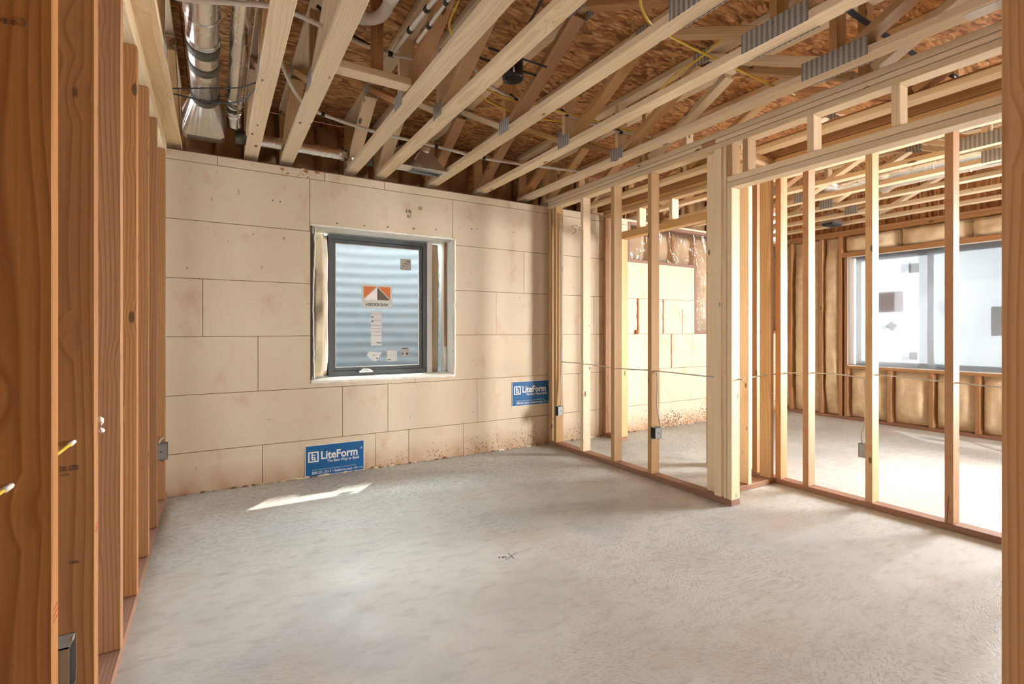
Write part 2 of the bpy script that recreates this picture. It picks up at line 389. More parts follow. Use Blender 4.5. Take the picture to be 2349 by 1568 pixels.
def m_galv(name, col=(0.55, 0.55, 0.53), rough=0.25):
    m = NT(name); p = m.coords()
    v = m.n('ShaderNodeTexVoronoi'); m.l(p, v.inputs['Vector']); v.inputs['Scale'].default_value = 55
    b = m.n('ShaderNodeSeparateColor'); m.l(v.outputs['Color'], b.inputs[0])
    c = m.mix(b.outputs[0], tuple(k * 0.95 for k in col), tuple(min(1, k * 1.04) for k in col))
    r = m.math('ADD', rough - 0.02, m.math('MULTIPLY', b.outputs[1], 0.05))
    return m.done(m.bsdf(c, r, 1.0))
M_GALV = m_galv('galvanised_duct', (0.86, 0.85, 0.82), 0.25)
M_GALVFLAT = m_galv('galvanised_sheet', (0.72, 0.71, 0.67), 0.32)
M_WELL = plain('window_well_steel', (0.40, 0.485, 0.56), 0.55, 0.0, vary=0.05)

def m_nailplate():
    m = NT('truss_plate_steel'); sp = m.n('ShaderNodeSeparateXYZ'); m.l(m.coords(), sp.inputs[0])
    a = m.math('FRACT', m.math('DIVIDE', sp.outputs[0], 0.025)); b = m.math('FRACT', m.math('DIVIDE', m.math('ADD', sp.outputs[1], m.math('MULTIPLY', a, 0.004)), 0.0085))
    inner = m.math('MULTIPLY', m.math('GREATER_THAN', a, 0.28), m.math('LESS_THAN', a, 0.78))
    slot = m.math('MULTIPLY', inner, m.math('GREATER_THAN', b, 0.52))
    col = m.mix(slot, (0.30, 0.31, 0.30), (0.80, 0.80, 0.76))
    return m.done(m.bsdf(col, 0.38, m.math('SUBTRACT', 0.55, m.math('MULTIPLY', slot, 0.3)), m.bump(slot, 0.4, 0.003)))
M_NAIL = m_nailplate()

def m_batt():
    m = NT('fibreglass_batt'); p = m.pos(); n = m.noise(p, 9, 4, 0.6); n2 = m.noise(m.map(p, scale=(30, 30, 30)), 1, 3)
    c = m.ramp(n, [(0.3, (0.66, 0.50, 0.31)), (0.6, (0.78, 0.64, 0.44)), (0.8, (0.84, 0.73, 0.54))])
    return m.done(m.bsdf(c, 0.95, 0, m.bump(m.math('ADD', n, m.math('MULTIPLY', n2, 0.4)), 0.6, 0.01), 0.1))
M_BATT = m_batt()
def m_glass():
    m = NT('window_glass'); t = m.n('ShaderNodeBsdfTransparent'); t.inputs[0].default_value = (0.96, 0.98, 0.98, 1)
    g = m.n('ShaderNodeBsdfGlossy'); g.inputs['Roughness'].default_value = 0.02
    x = m.n('ShaderNodeMixShader'); x.inputs[0].default_value = 0.05; m.l(t.outputs[0], x.inputs[1]); m.l(g.outputs[0], x.inputs[2])
    return m.done(x.outputs[0])
M_GLASS = m_glass()
def m_film(name, transp, trans_col, gloss=0.06, rough=0.15, bump=0.0, scale=6):
    m = NT(name); t = m.n('ShaderNodeBsdfTransparent'); d = m.n('ShaderNodeBsdfTranslucent'); d.inputs[0].default_value = (*trans_col, 1)
    x = m.n('ShaderNodeMixShader'); x.inputs[0].default_value = transp; m.l(d.outputs[0], x.inputs[1]); m.l(t.outputs[0], x.inputs[2])
    g = m.n('ShaderNodeBsdfGlossy'); g.inputs['Roughness'].default_value = rough
    if bump:
        nb = m.bump(m.noise(m.map(m.pos(), scale=(1, 1, 0.45)), scale, 3, 0.55, 1.2), bump, 0.05); m.l(nb, g.inputs['Normal'])
    y = m.n('ShaderNodeMixShader'); y.inputs[0].default_value = gloss; m.l(x.outputs[0], y.inputs[1]); m.l(g.outputs[0], y.inputs[2])
    return m.done(y.outputs[0])
M_SHEET = m_film('plastic_sheeting', 0.25, (0.20, 0.205, 0.215))
M_VAPOUR = m_film('vapour_barrier_film', 0.60, (0.86, 0.76, 0.70), 0.14, 0.12, 0.9, 7)

# ================================================================== the setting
B, ZT, ZC, TH, YN = 4.155, 2.40, 2.44, 2.90, -1.6   # back wall face, foam top, truss bottom, subfloor, near end
def S(name, loc): return empty(name, loc, kind='structure')
def rect_minus(r, holes):
    x0, x1, z0, z1 = r
    xs = sorted({x0, x1, *[min(max(v, x0), x1) for h in holes for v in h[:2]]})
    zs = sorted({z0, z1, *[min(max(v, z0), z1) for h in holes for v in h[2:]]})
    out = []
    for a, b in zip(xs, xs[1:]):
        col = []
        for c, d in zip(zs, zs[1:]):
            mx, mz = (a + b) / 2, (c + d) / 2
            if any(h[0] < mx < h[1] and h[2] < mz < h[3] for h in holes): continue
            if col and abs(col[-1][3] - c) < 1e-6: col[-1] = (a, b, col[-1][2], d)
            else: col.append((a, b, c, d))
        out += col
    return out

fl = obj('floor', multi_box([((-2.6, -2.6, -0.12), (7.3, 4.2, 0.0))]), M_FLOOR); prop(fl, kind='structure')

# ---- back wall of foam blocks around a concrete core
OPEN = (0.642, 1.871, 0.736, 1.980)
VAP = [(3.994, 6.97, 1.92, 2.375), (5.15, 6.97, 1.107, 1.93)]
wb = S('wall_back', (1.3, B, 0))
core = multi_box([((a, B + 0.006, c), (b, 4.46, d)) for a, b, c, d in rect_minus((-0.60, 7.2, 0, 2.395), [OPEN] + VAP)])
obj('core', core, M_CORE, wb)
obj('backing', multi_box([((3.9, 4.42, 1.0), (7.2, 4.46, 2.395))]), M_CORE, wb)
obj('outside_face', multi_box([((a, 4.461, c), (b, 4.468, d)) for a, b, c, d in rect_minus((-0.60, 7.2, 0, 2.395), [OPEN])]), M_WALLOUT, wb)
ROWS = [((2.331, 2.40), [0.017, 0.749, 1.227, 2.445, 3.665, 4.885, 6.1]),
        ((1.922, 2.331), [0.636, 1.85, 3.07, 4.29, 5.5]),
        ((1.513, 1.922), [1.394, 2.614, 3.834, 5.05, 6.27]),
        ((1.106, 1.513), [-0.073, 1.147, 2.305, 3.5, 4.148, 4.558, 4.89, 6.0]),
        ((0.697, 1.106), [0.277, 1.497, 2.717, 3.9, 4.699, 5.071, 6.2]),
        ((0.293, 0.697), [0.886, 1.257, 2.101, 3.3, 4.5, 5.7]),
        ((0.0, 0.293), [0.306, 1.154, 1.44, 1.958, 2.66, 3.9, 5.1])]
for (z0, z1), js in ROWS:
    xs = [-0.58] + js + [6.99]
    for k in range(len(xs) - 1):
        rs = rect_minus((xs[k] + 0.002, xs[k + 1] - 0.002, z0 + 0.0022, z1 - 0.0022), [OPEN] + VAP)
        if not rs: continue
        cx, cz = (xs[k] + xs[k + 1]) / 2, (z0 + z1) / 2
        dy = random.uniform(-0.0012, 0.0012)
        me = multi_box([((a - cx, 0, c - cz), (b - cx, 0.016, d - cz)) for a, b, c, d in rs])
        bmb = bmesh.new(); bmb.from_mesh(me); bmesh.ops.remove_doubles(bmb, verts=bmb.verts, dist=1e-5)
        bmesh.ops.dissolve_limit(bmb, angle_limit=0.01, verts=bmb.verts, edges=bmb.edges); bmb.to_mesh(me); bmb.free()
        obj('foam_block', me, M_FOAM, wb, loc=(cx, B + dy, cz))
# crumbled foam along the foot of the wall
for k in range(110):
    x = random.uniform(-0.25, 2.85) if k < 80 else random.uniform(3.0, 5.4)
    s = random.uniform(0.004, 0.013)
    bm = bmesh.new(); bmesh.ops.create_icosphere(bm, subdivisions=1, radius=s)
    for v in bm.verts: v.co = Vector((v.co.x * 1.8, v.co.y * 0.6, v.co.z * 0.8)) * random.uniform(0.7, 1.3)
    obj('crumb', mesh_from(bm), M_SPRAYTAN if k % 3 else M_CORE, wb, loc=(x, B - 0.006, s * 0.5))

for x, z in ((0.845, 2.007), (1.060, 2.012), (1.255, 2.021), (1.486, 2.032), (1.690, 2.045), (0.375, 2.128), (0.427, 2.126), (2.042, 2.087), (2.096, 2.092), (2.49, 2.10), (-0.165, 1.583), (0.245, 1.86)):
    o = obj('nail_hole', tube_mesh([(0, -0.0012, 0), (0, 0.0005, 0)], random.uniform(0.005, 0.008), 9, 1), M_INKBROWN, wb, loc=(x, B - 0.0012, z))
for k in range(16):   # torn foam along the top edge
    s = random.uniform(0.005, 0.014); bm = bmesh.new(); bmesh.ops.create_icosphere(bm, subdivisions=1, radius=s)
    for v in bm.verts: v.co = Vector((v.co.x * random.uniform(0.8, 2.0), v.co.y * 0.4, v.co.z * random.uniform(0.6, 1.4)))
    obj('torn_foam', mesh_from(bm), M_RUSTFOAM if k % 3 == 0 else M_SPRAYTAN, wb, loc=(random.uniform(0.44, 0.72), B - 0.003, random.uniform(2.335, 2.40)))
def bead(x, z0, z1, w):
    P = [Vector((x + 0.006 * noise.noise(Vector((x * 9, z * 14, 0))), B - 0.001, z)) for z in [z0 + (z1 - z0) * k / 14 for k in range(15)]]
    tube('foam_bead', P, w, M_RUSTFOAM, wb, 6, 1, True, lambda t: w * (1 + 0.6 * noise.noise(Vector((t * 17, x, 3)))))
for q in ((4.148, 1.11, 1.51, 0.014), (4.558, 1.11, 1.51, 0.008), (4.699, 0.70, 1.10, 0.007), (4.89, 1.11, 1.40, 0.004)): bead(*q)
bead(4.125, 1.108, 1.15, 0.03)
# ---- rim above the back wall: sill, rim board, insulation in every bay
TX = [-0.289, 0.190, 0.433, 0.921, 1.165, 1.630, 2.115, 2.615, 2.897, 3.37, 4.10, 4.61, 5.087, 5.575, 6.09, 6.59]
wr = S('wall_rim', (1.3, 4.42, ZT))
board('sill', (-0.6, 4.26, 2.402), (7.1, 4.40, 2.438), M_PLATE, wr)
board('rim_board', (-0.6, 4.44, 2.40), (7.1, 4.47, TH), M_OSB, wr)
for k in range(len(TX)):
    a = TX[k] + 0.09; b = (TX[k + 1] if k + 1 < len(TX) else 6.95) - 0.005
    if b - a < 0.04: continue
    n = 2 if b - a > 0.3 else 1
    for i in range(n):
        w = (b - a) / n
        hgt = 0.43 if (k + i) % 3 else 0.40
        obj('insulation_pad', pad_mesh(w, hgt, 0.10, k * 2 + i, 8, 8, 0.3), M_RIMFOAM, wr, loc=(a + w * (i + 0.5), 4.432, 2.446 + hgt / 2), smooth=True)

# ---- ceiling of strand board sheets
ce = S('ceiling', (1.5, 1.0, TH))
y = 4.44; r = 0
while y > YN:
    y0 = max(y - 1.219, YN); x = -2.6 - (1.1 if r % 2 else 0)
    while x < 7.1:
        a, b = max(x, -2.6), min(x + 2.438, 7.14)
        if b - a > 0.05: board('sheet', (a + 0.002, y0 + 0.002, TH), (b - 0.002, y - 0.002, TH + 0.018), M_OSB, ce, grain='x', bev=0.0015)
        x += 2.438
    y = y0; r += 1
obj('light_stop', multi_box([((-2.6, YN, TH + 0.02), (7.3, 4.5, TH + 0.06))]), M_CORE, ce)  # unseen slab added above the sheets to stop light leaks

# ---- left wall of deep studs
wl = S('wall_left', (-0.35, 2.4, 0))
board('bottom_plate', (-0.42, 0.9, 0.0), (-0.28, 4.15, 0.038), M_PLATE, wl)
board('top_plate', (-0.42, 0.9, 2.345), (-0.282, 4.15, 2.389), M_CHORD, wl)
board('top_plate', (-0.42, 0.9, 2.390), (-0.284, 4.15, 2.436), M_CHORD, wl)
LS = []
for yy in (0.93, 1.335, 1.750, 2.190, 2.605, 3.020, 3.435, 3.985):
    LS.append(board('stud', (-0.42, yy, 0.039), (-0.28, yy + 0.043, 2.344), M_FIR, wl))

def print_on(name, me, mat, parent, M): return obj(name, me, mat, parent, M=M)
def face_minus_y(x, y, z): return Matrix.Translation((x, y, z)) @ Matrix.Rotation(math.pi / 2, 4, 'X')
print_on('stamp', text_mesh('SEL STR', 0.0195, 0.0002, 0.00015, sx=0.60), M_INKBROWN, LS[2], face_minus_y(-0.353, 1.7496, 0.775))
print_on('stamp', text_mesh('710835', 0.010, 0.0, 0.00015, sx=0.75), M_INKBROWN, LS[2], face_minus_y(-0.335, 1.7496, 0.525))
print_on('stamp', text_mesh('S-DRY', 0.007, 0.0, 0.00015), M_INKBROWN, LS[2], face_minus_y(-0.351, 1.7496, 0.763))
print_on('stamp', text_mesh('S\u00b72 S', 0.014, 0.0003), M_INKBROWN, LS[1], face_minus_y(-0.362, 1.3342, 1.745))
tor = tube_mesh([(0.0075 * math.cos(a), 0, 0.0075 * math.sin(a)) for a in [2 * math.pi * k / 16 for k in range(17)]], 0.0006, 4, 1)
obj('stamp', tor, M_INKBROWN, LS[1], loc=(-0.325, 1.3344, 1.755))
def crayon(parent, y, z0, x, n=3, L=0.036, axis='y', mat=None):
    for k in range(n):
        a = (x, y - L / 2, z0 + k * 0.012); b = (x, y + L / 2, z0 + k * 0.012 + 0.004)
        obj('crayon_mark', tube_mesh([a, b], 0.0009, 4, 1), mat or M_RED, parent)
crayon(LS[1], 1.357, 0.56, -0.2798); crayon(LS[2], 1.772, 0.60, -0.2798, 2)

# ---- right wall: closet front with header over a wide opening
R0, R1 = 2.897, 2.985
wrt = S('wall_right', (R0 + 0.04, 3.0, 0))
board('bottom_plate', (R0, 2.062, 0), (R1, 4.15, 0.038), M_PLATE, wrt)
board('top_plate', (R0, YN, 2.368), (R1, 4.15, 2.4040), M_CHORD, wrt)
board('top_plate', (R0, YN, 2.4075), (R1, 2.186, 2.4365), M_CHORD, wrt)
board('splice_block', (R0 + 0.003, 2.188, 2.4075), (R1, 2.292, 2.438), M_REDWOOD, wrt)
board('top_plate', (R0, 2.294, 2.4075), (R1, 4.15, 2.4365), M_CHORD, wrt)
RS = []
for a, b, m in ((4.100, 4.140, M_PINE), (4.012, 4.052, M_PINE), (3.588, 3.628, M_CHORD), (3.176, 3.216, M_PINE), (2.758, 2.798, M_PINE),
                (2.139, 2.195, M_CHORD), (2.098, 2.122, M_CHORD)):
    RS.append(board('stud', (R0, a, 0.039), (R1, b, 2.367), m, wrt))
board('stud', (2.944, 2.200, 0.039), (2.982, 2.289, 2.367), M_CHORD, wrt)
RS.append(board('trimmer', (R0, 2.062, 0.039), (R1, 2.096, 2.082), M_CHORD, wrt))
board('header', (R0, YN, 2.083), (R1, 2.096, 2.1195), M_CHORD, wrt)
board('header', (R0, YN, 2.1225), (R1, 2.096, 2.160), M_CHORD, wrt)
for a in (2.060, 1.948, 1.544, 1.132, 0.725): board('cripple', (R0, a, 2.161), (R1, a + 0.036, 2.367), M_PINE if a > 1.9 else M_CHORD, wrt)

# ---- closet return wall
wre = S('wall_return', (3.3, 2.26, 0))
board('bottom_plate', (R1 + 0.002, 2.213, 0), (3.622, 2.302, 0.038), M_PLATE, wre)
board('top_plate', (R1 + 0.002, 2.213, 2.368), (3.622, 2.302, 2.4040), M_PINE, wre)
board('top_plate', (R1 + 0.002, 2.213, 2.4075), (3.622, 2.302, 2.439), M_PINE, wre)
for a, m in ((2.99, M_PINE), (3.300, M_CHORD), (3.572, M_PINE)): board('stud', (a, 2.213, 0.039), (a + 0.038, 2.302, 2.367), m, wre)

# ---- partition behind the closet
Q0, Q1 = 3.625, 3.714
wp = S('wall_partition', (3.67, 2.0, 0))
board('bottom_plate', (Q0, YN, 0), (Q1, 2.785, 0.038), M_PLATE, wp)
board('bottom_plate', (Q0, 3.86, 0), (Q1, 4.15, 0.038), M_PLATE, wp)
board('top_plate', (Q0, YN, 2.368), (Q1, 4.15, 2.4040), M_PINE, wp)
board('top_plate', (Q0, YN, 2.4075), (Q1, 4.15, 2.443), M_PINE, wp)
board('beam', (Q0 + 0.003, YN, 2.447), (Q0 + 0.043, 4.25, 2.590), M_REDWOOD, wp)
PS = []
for a, m in ((4.108, M_REDWOOD), (3.988, M_REDWOOD), (2.745, M_PINE), (2.455, M_CHORD), (2.360, M_REDWOOD), (2.170, M_REDWOOD), (1.967, M_REDWOOD), (1.566, M_PINE), (1.157, M_REDWOOD), (0.750, M_PINE), (0.345, M_PINE)):
    PS.append(board('stud', (Q0, a, 0.039), (Q1, a + 0.040, 2.367), m, wp))
board('trimmer', (Q0, 3.862, 0.039), (Q1, 3.900, 2.097), M_PINE, wp)
board('trimmer', (Q0, 2.787, 0.0), (Q1, 2.825, 2.097), M_PINE, wp)
board('header', (Q0, 2.787, 2.098), (Q1, 3.987, 2.170), M_PINE, wp)
for a in (3.606, 3.196): board('cripple', (Q0, a, 2.171), (Q1, a + 0.038, 2.367), M_CHORD, wp)
for s, zs in ((PS[6], (1.84, 0.42)), (PS[7], (1.82, 0.38)), (PS[8], (1.86, 0.40, 0.10))):
    yy = world_of(s).translation.y
    for z in zs: crayon(s, yy, z, Q0 - 0.0006, 4 if z > 1 else 3)
obj('pencil_line', tube_mesh([(Q0 - 0.0006, 1.177, 0.20), (Q0 - 0.0006, 1.185, 0.045)], 0.0012, 4, 1), M_INK, PS[8])

# ---- doorway jamb beside the camera
wf = S('wall_front', (1.22, 0.25, 0))
board('stud', (1.200, 0.176, 0.039), (1.238, 0.316, 2.367), M_PINE, wf)
board('stud', (1.240, 0.176, 0.039), (1.278, 0.316, 2.367), M_FIR, wf)
board('bottom_plate', (1.200, 0.176, 0.0), (1.60, 0.316, 0.038), M_PLATE, wf)
board('top_plate', (1.200, 0.176, 2.368), (1.60, 0.316, 2.405), M_PINE, wf)
board('top_plate', (1.200, 0.176, 2.406), (1.60, 0.316, 2.439), M_PINE, wf)

# ---- unseen enclosure behind the camera, shaped for the fill light, open to the left
prop(obj('wall_unseen_left', multi_box([((-0.52, -2.6, 0), (-0.42, 0.9, TH))]), M_OSB), kind='structure')  # added out of view to keep light off the left stud faces
prop(obj('wall_beyond', multi_box([((-2.75, a_, c_), (-2.6, b_, d_)) for a_, b_, c_, d_ in rect_minus((-2.6, 4.5, 0, TH), [(0.9, 4.1, 0.5, 2.45)])]), M_FOAM), kind='structure')
prop(obj('wall_rear', multi_box([((-2.6, -2.75, 0), (4.7, -2.6, TH))]), M_OSB), kind='structure')  # added to cut the fill from behind, gap left for the far room
prop(obj('ceiling_hall', multi_box([((-2.6, -2.6, TH), (7.3, YN - 0.002, TH + 0.06))]), M_OSB), kind='structure')
# ---- far wall: studs, batts and the big window
FX = 7.0
wfa = S('wall_far', (FX, 2.0, 0))
board('bottom_plate', (FX, YN, 0), (FX + 0.14, 4.15, 0.038), M_PLATE, wfa)
board('top_plate', (FX, YN, 2.368), (FX + 0.14, 4.15, 2.405), M_REDWOOD, wfa)
board('top_plate', (FX, YN, 2.406), (FX + 0.14, 4.15, 2.439), M_REDWOOD, wfa)
WY0, WY1, WZ0, WZ1 = 1.70, 3.30, 0.700, 2.085
obj('sheathing', multi_box([((FX + 0.142, a, c), (FX + 0.16, b, d)) for a, b, c, d in rect_minus((YN, 4.3, 0, TH), [(WY0, WY1, WZ0, WZ1), (0.05, 1.62, WZ0, WZ1)])]), M_OSB, wfa)  # second hole is an unseen opening, added for the side lamp
for a in (4.030, 3.612, 3.372): board('stud', (FX, a, 0.039), (FX + 0.14, a + 0.04, 2.367), M_REDWOOD, wfa)
board('trimmer', (FX, 3.302, 0.039), (FX + 0.14, 3.342, 2.085), M_REDWOOD, wfa)
board('stud', (FX, WY0 - 0.08, 0.039), (FX + 0.14, WY0 - 0.04, 2.367), M_REDWOOD, wfa)
board('header', (FX, WY0 - 0.04, 2.087), (FX + 0.14, 3.371, 2.150), M_REDWOOD, wfa)
board('window_sill', (FX, WY0, 0.660), (FX + 0.14, 3.300, 0.698), M_REDWOOD, wfa)
CR = [2.822, 2.412, 2.010]
for a in CR: board('cripple', (FX, a, 0.039), (FX + 0.14, a + 0.042, 0.659), M_REDWOOD, wfa)
ROTX = Matrix.Rotation(-math.pi / 2, 4, 'Z')     # local -y turns to world -x
def batt(y0, y1, z0, z1, seed, d=0.135):
    me = pad_mesh(y1 - y0, z1 - z0, d, seed, 10, max(8, int((z1 - z0) * 10)), 0.16)
    obj('batt', me, M_BATT, wfa, M=Matrix.Translation((FX + 0.141, (y0 + y1) / 2, (z0 + z1) / 2)) @ ROTX, smooth=True)
batt(4.071, 4.15, 0.04, 2.366, 1); batt(3.654, 4.028, 0.04, 2.366, 2); batt(3.414, 3.610, 0.04, 2.366, 3)
ys = [3.300] + CR + [WY0]
for k in range(len(CR) + 1):
    hi = ys[k] if k == 0 else CR[k - 1] - 0.002
    lo = (CR[k] + 0.044) if k < len(CR) else WY0
    batt(lo, hi, 0.04, 0.658, 10 + k)
for k, (a, b) in enumerate(((2.75, 3.37), (2.10, 2.748), (1.62, 2.098))): batt(a, b, 2.152, 2.366, 30 + k, 0.15)
batt(-1.5, 0.0, 0.04, 2.366, 40); batt(0.05, 1.62, 0.04, 0.658, 41); batt(0.05, 1.62, 2.152, 2.366, 42)
board('stud', (FX, 0.005, 0.039), (FX + 0.14, 0.045, 2.367), M_REDWOOD, wfa); board('window_sill', (FX, 0.05, 0.660), (FX + 0.14, 1.62, 0.698), M_REDWOOD, wfa); board('header', (FX, 0.05, 2.087), (FX + 0.14, 1.62, 2.150), M_REDWOOD, wfa)  # framing round the unseen opening added to let the side lamp in

prop(obj('light_fin', multi_box([((FX + 0.17, 1.640, 0), (9.4, 1.675, 2.6))]), M_WALLOUT), kind='structure')  # unseen fin added outside to keep lamp light off the plastic sheet
w2 = S('window_2', (FX + 0.11, 2.1, WZ0))
def bar(name, lo, hi, mat, par): return board(name, lo, hi, mat, par, bev=0.002)
bar('frame', (FX + 0.09, WY0, WZ0), (FX + 0.14, WY1 - 0.055, WZ0 + 0.06), M_GREYFRAME, w2)
bar('frame', (FX + 0.09, WY0, WZ1 - 0.06), (FX + 0.14, WY1 - 0.055, WZ1), M_GREYFRAME, w2)
bar('frame', (FX + 0.09, WY1 - 0.115, WZ0 + 0.06), (FX + 0.14, WY1 - 0.055, WZ1 - 0.06), M_GREYFRAME, w2)
bar('frame', (FX + 0.09, WY0, WZ0 + 0.06), (FX + 0.14, WY0 + 0.06, WZ1 - 0.06), M_GREYFRAME, w2)
bar('mullion', (FX + 0.09, 2.44, WZ0 + 0.06), (FX + 0.14, 2.50, WZ1 - 0.06), M_GREYFRAME, w2)
for a, b in ((WY0 + 0.06, 2.44), (2.50, WY1 - 0.115)):
    bar('pane', (FX + 0.112, a, WZ0 + 0.06), (FX + 0.118, b, WZ1 - 0.06), M_GLASS, w2)
for y0, y1, z0, z1 in ((2.585, 2.685, 1.83, 1.94), (2.74, 3.02, 1.37, 1.62), (2.60, 2.68, 0.80, 0.89), (2.25, 2.33, 1.34, 1.47), (1.86, 1.95, 1.09, 1.40), (1.72, 1.82, 1.80, 1.91), (1.74, 1.81, 0.80, 0.89)):
    bar('sticker', (FX + 0.105, y0, z0), (FX + 0.108, y1, z1), M_STICKER if z0 != 1.37 else M_ORANGE, w2)
obj('sticker', box_mesh(0.09, 0.09, 0.003, M_STICKER), None, w2, M=frame_matrix((FX + 0.106, 2.86, 1.20), Vector((0, 1, 0.8)), Vector((0, -0.8, 1))))
bar('flashing_tape', (FX + 0.04, WY0, WZ0 + 0.001), (FX + 0.088, WY1 - 0.002, WZ0 + 0.012), plain('blue_tape', (0.12, 0.30, 0.55), 0.4), w2)
# the plastic sheet stapled over it
v, f = [], []; nx, nz = 40, 14
for j in range(nz + 1):
    for i in range(nx + 1):
        yy = WY0 + (WY1 - WY0) * i / nx; zz = WZ0 + (WZ1 - WZ0) * j / nz
        e = min(1, 8 * min(i / nx, 1 - i / nx, j / nz, 1 - j / nz))
        v.append((FX - 0.004 + 0.012 * e * noise.noise(Vector((yy * 2.2, zz * 3.0, 1.7))), yy, zz))
for j in range(nz):
    for i in range(nx):
        a = j * (nx + 1) + i; f.append((a, a + 1, a + nx + 2, a + nx + 1))
sh = obj('plastic_sheet', pydata(v, f), M_SHEET, smooth=True)
prop(sh, 'cloudy plastic sheet stapled over the big window in the far room', 'plastic sheet')
obj('staple_strip', multi_box([((FX - 0.006, WY0, WZ1 - 0.006), (FX - 0.001, WY1, WZ1 + 0.006)), ((FX - 0.006, WY0, WZ0 - 0.006), (FX - 0.001, WY1, WZ0 + 0.006)),
                               ((FX - 0.006, WY1 - 0.008, WZ0), (FX - 0.001, WY1 + 0.006, WZ1))]), M_WHITE, sh)

# ---- stepped framed section of the back wall with film over insulation
vb = empty('vapour_barrier', (4.8, B, 1.92)); prop(vb, 'clear wrinkled film over insulation behind the right stud wall, edged in reddish trim', 'plastic film')
for lo, hi in (((3.994, B - 0.006, 1.92), (4.034, B + 0.05, 2.375)), ((4.034, B - 0.006, 1.92), (5.15, B + 0.05, 1.956)), ((5.112, B - 0.006, 1.107), (5.15, B + 0.05, 1.92)),
               ((5.15, B - 0.006, 1.107), (6.97, B + 0.05, 1.143)), ((4.034, B - 0.006, 2.340), (6.97, B + 0.05, 2.375))):
    board('trim_strip', lo, hi, M_BRONZE, vb)
for k, xc in enumerate((4.06, 4.47, 4.87, 5.28, 5.69, 6.10, 6.51)):
    z0 = 1.96 if xc < 5.1 else 1.145
    board('stud', (xc + 0.37, B + 0.11, z0), (xc + 0.408, B + 0.25, 2.338), M_REDWOOD, vb)
    me = pad_mesh(0.36, 2.335 - z0, 0.13, 50 + k, 8, 10, 0.2)
    obj('batt', me, M_BATT, vb, loc=(xc + 0.185, B + 0.255, (z0 + 2.335) / 2), smooth=True)
v, f = [], []; nx, nz = 60, 24
for j in range(nz + 1):
    for i in range(nx + 1):
        x = 4.03 + 2.94 * i / nx; z = 1.11 + 1.25 * j / nz
        v.append((x, B + 0.035 + 0.022 * noise.noise(Vector((x * 3.2, z * 2.0, 4))) + 0.010 * noise.noise(Vector((x * 11, z * 5, 9))), z))
for j in range(nz):
    for i in range(nx):
        x = 4.03 + 2.94 * (i + 0.5) / nx; z = 1.11 + 1.25 * (j + 0.5) / nz
        if x < 5.15 and z < 1.93: continue
        a = j * (nx + 1) + i; f.append((a, a + 1, a + nx + 2, a + nx + 1))
obj('film', pydata(v, f), M_VAPOUR, vb, smooth=True)

# ---- casement window in the foam wall
OX0, OX1, OZ0, OZ1 = OPEN
GY = 4.395
w1 = S('window_1', (1.255, GY, OZ0))
X0, X1, Z0, Z1 = 0.818, 1.690, 0.766, 1.957
def ring(name, x0, x1, z0, z1, wx, wz, y0, y1, mat, par):
    for lo, hi in (((x0, y0, z0), (x1, y1, z0 + wz)), ((x0, y0, z1 - wz), (x1, y1, z1)), ((x0, y0, z0 + wz), (x0 + wx, y1, z1 - wz)), ((x1 - wx, y0, z0 + wz), (x1, y1, z1 - wz))):
        bar(name, lo, hi, mat, par)
ring('frame', X0, X1, Z0, Z1, 0.034, 0.034, GY - 0.012, GY + 0.07, M_GREYFRAME, w1)
ring('sash', X0 + 0.034, X1 - 0.034, Z0 + 0.034, Z1 - 0.034, 0.026, 0.028, GY + 0.004, GY + 0.05, M_GREYFRAME, w1)
ring('glazing_bead', X0 + 0.060, X1 - 0.060, Z0 + 0.062, Z1 - 0.062, 0.008, 0.008, GY + 0.014, GY + 0.03, M_GALVFLAT, w1)
pane = bar('pane', (X0 + 0.062, GY + 0.024, Z0 + 0.064), (X1 - 0.062, GY + 0.030, Z1 - 0.064), M_GLASS, w1)
hd = board('handle', (1.07, GY - 0.030, 0.784), (1.19, GY - 0.012, 0.800), M_WHITE, w1)
tube('crank', [(1.085, GY - 0.028, 0.800), (1.10, GY - 0.040, 0.812), (1.14, GY - 0.040, 0.812), (1.175, GY - 0.030, 0.798)], 0.006, M_WHITE, hd)
# fill around the frame
board('buck', (X1 + 0.002, GY - 0.03, OZ0 + 0.02), (X1 + 0.048, GY + 0.06, OZ1 - 0.01), M_WHITE, w1)
board('buck', (OX1 - 0.018, B + 0.002, OZ0 + 0.002), (OX1 - 0.001, GY + 0.06, OZ1 - 0.002), M_SPRAY, w1)
def lumpy(name, x0, x1, z0, z1, y, d, seed, mat):
    obj(name, pad_mesh(x1 - x0, z1 - z0, d, seed, 6, 26, 0.22), mat, w1, loc=((x0 + x1) / 2, y, (z0 + z1) / 2), smooth=True)
lumpy('foam_fill', OX0 + 0.03, X0 - 0.03, OZ0 + 0.03, OZ1 - 0.02, GY + 0.05, 0.17, 3, M_SPRAYTAN)
lumpy('foam_fill', X0 - 0.055, X0 - 0.001, OZ0 + 0.03, OZ1 - 0.03, GY + 0.05, 0.10, 8, M_SPRAY)
lumpy('foam_fill', X1 + 0.050, OX1 - 0.045, OZ0 + 0.02, OZ1 - 0.02, GY + 0.06, 0.06, 5, M_SPRAYTAN)
board('head_board', (OX0 + 0.02, B + 0.004, OZ1 - 0.012), (OX1 - 0.02, GY + 0.06, OZ1 - 0.001), M_SPRAY, w1)
board('sill_board', (OX0 + 0.001, B + 0.004, OZ0 + 0.001), (OX1 - 0.02, GY + 0.06, OZ0 + 0.022), M_SPRAY, w1)
board('gap_strip', (OX0 + 0.001, B + 0.012, OZ0 + 0.023), (OX0 + 0.012, GY + 0.05, OZ1 - 0.013), M_GAP, w1)  # black strip stands in for the dark gap beside the foam
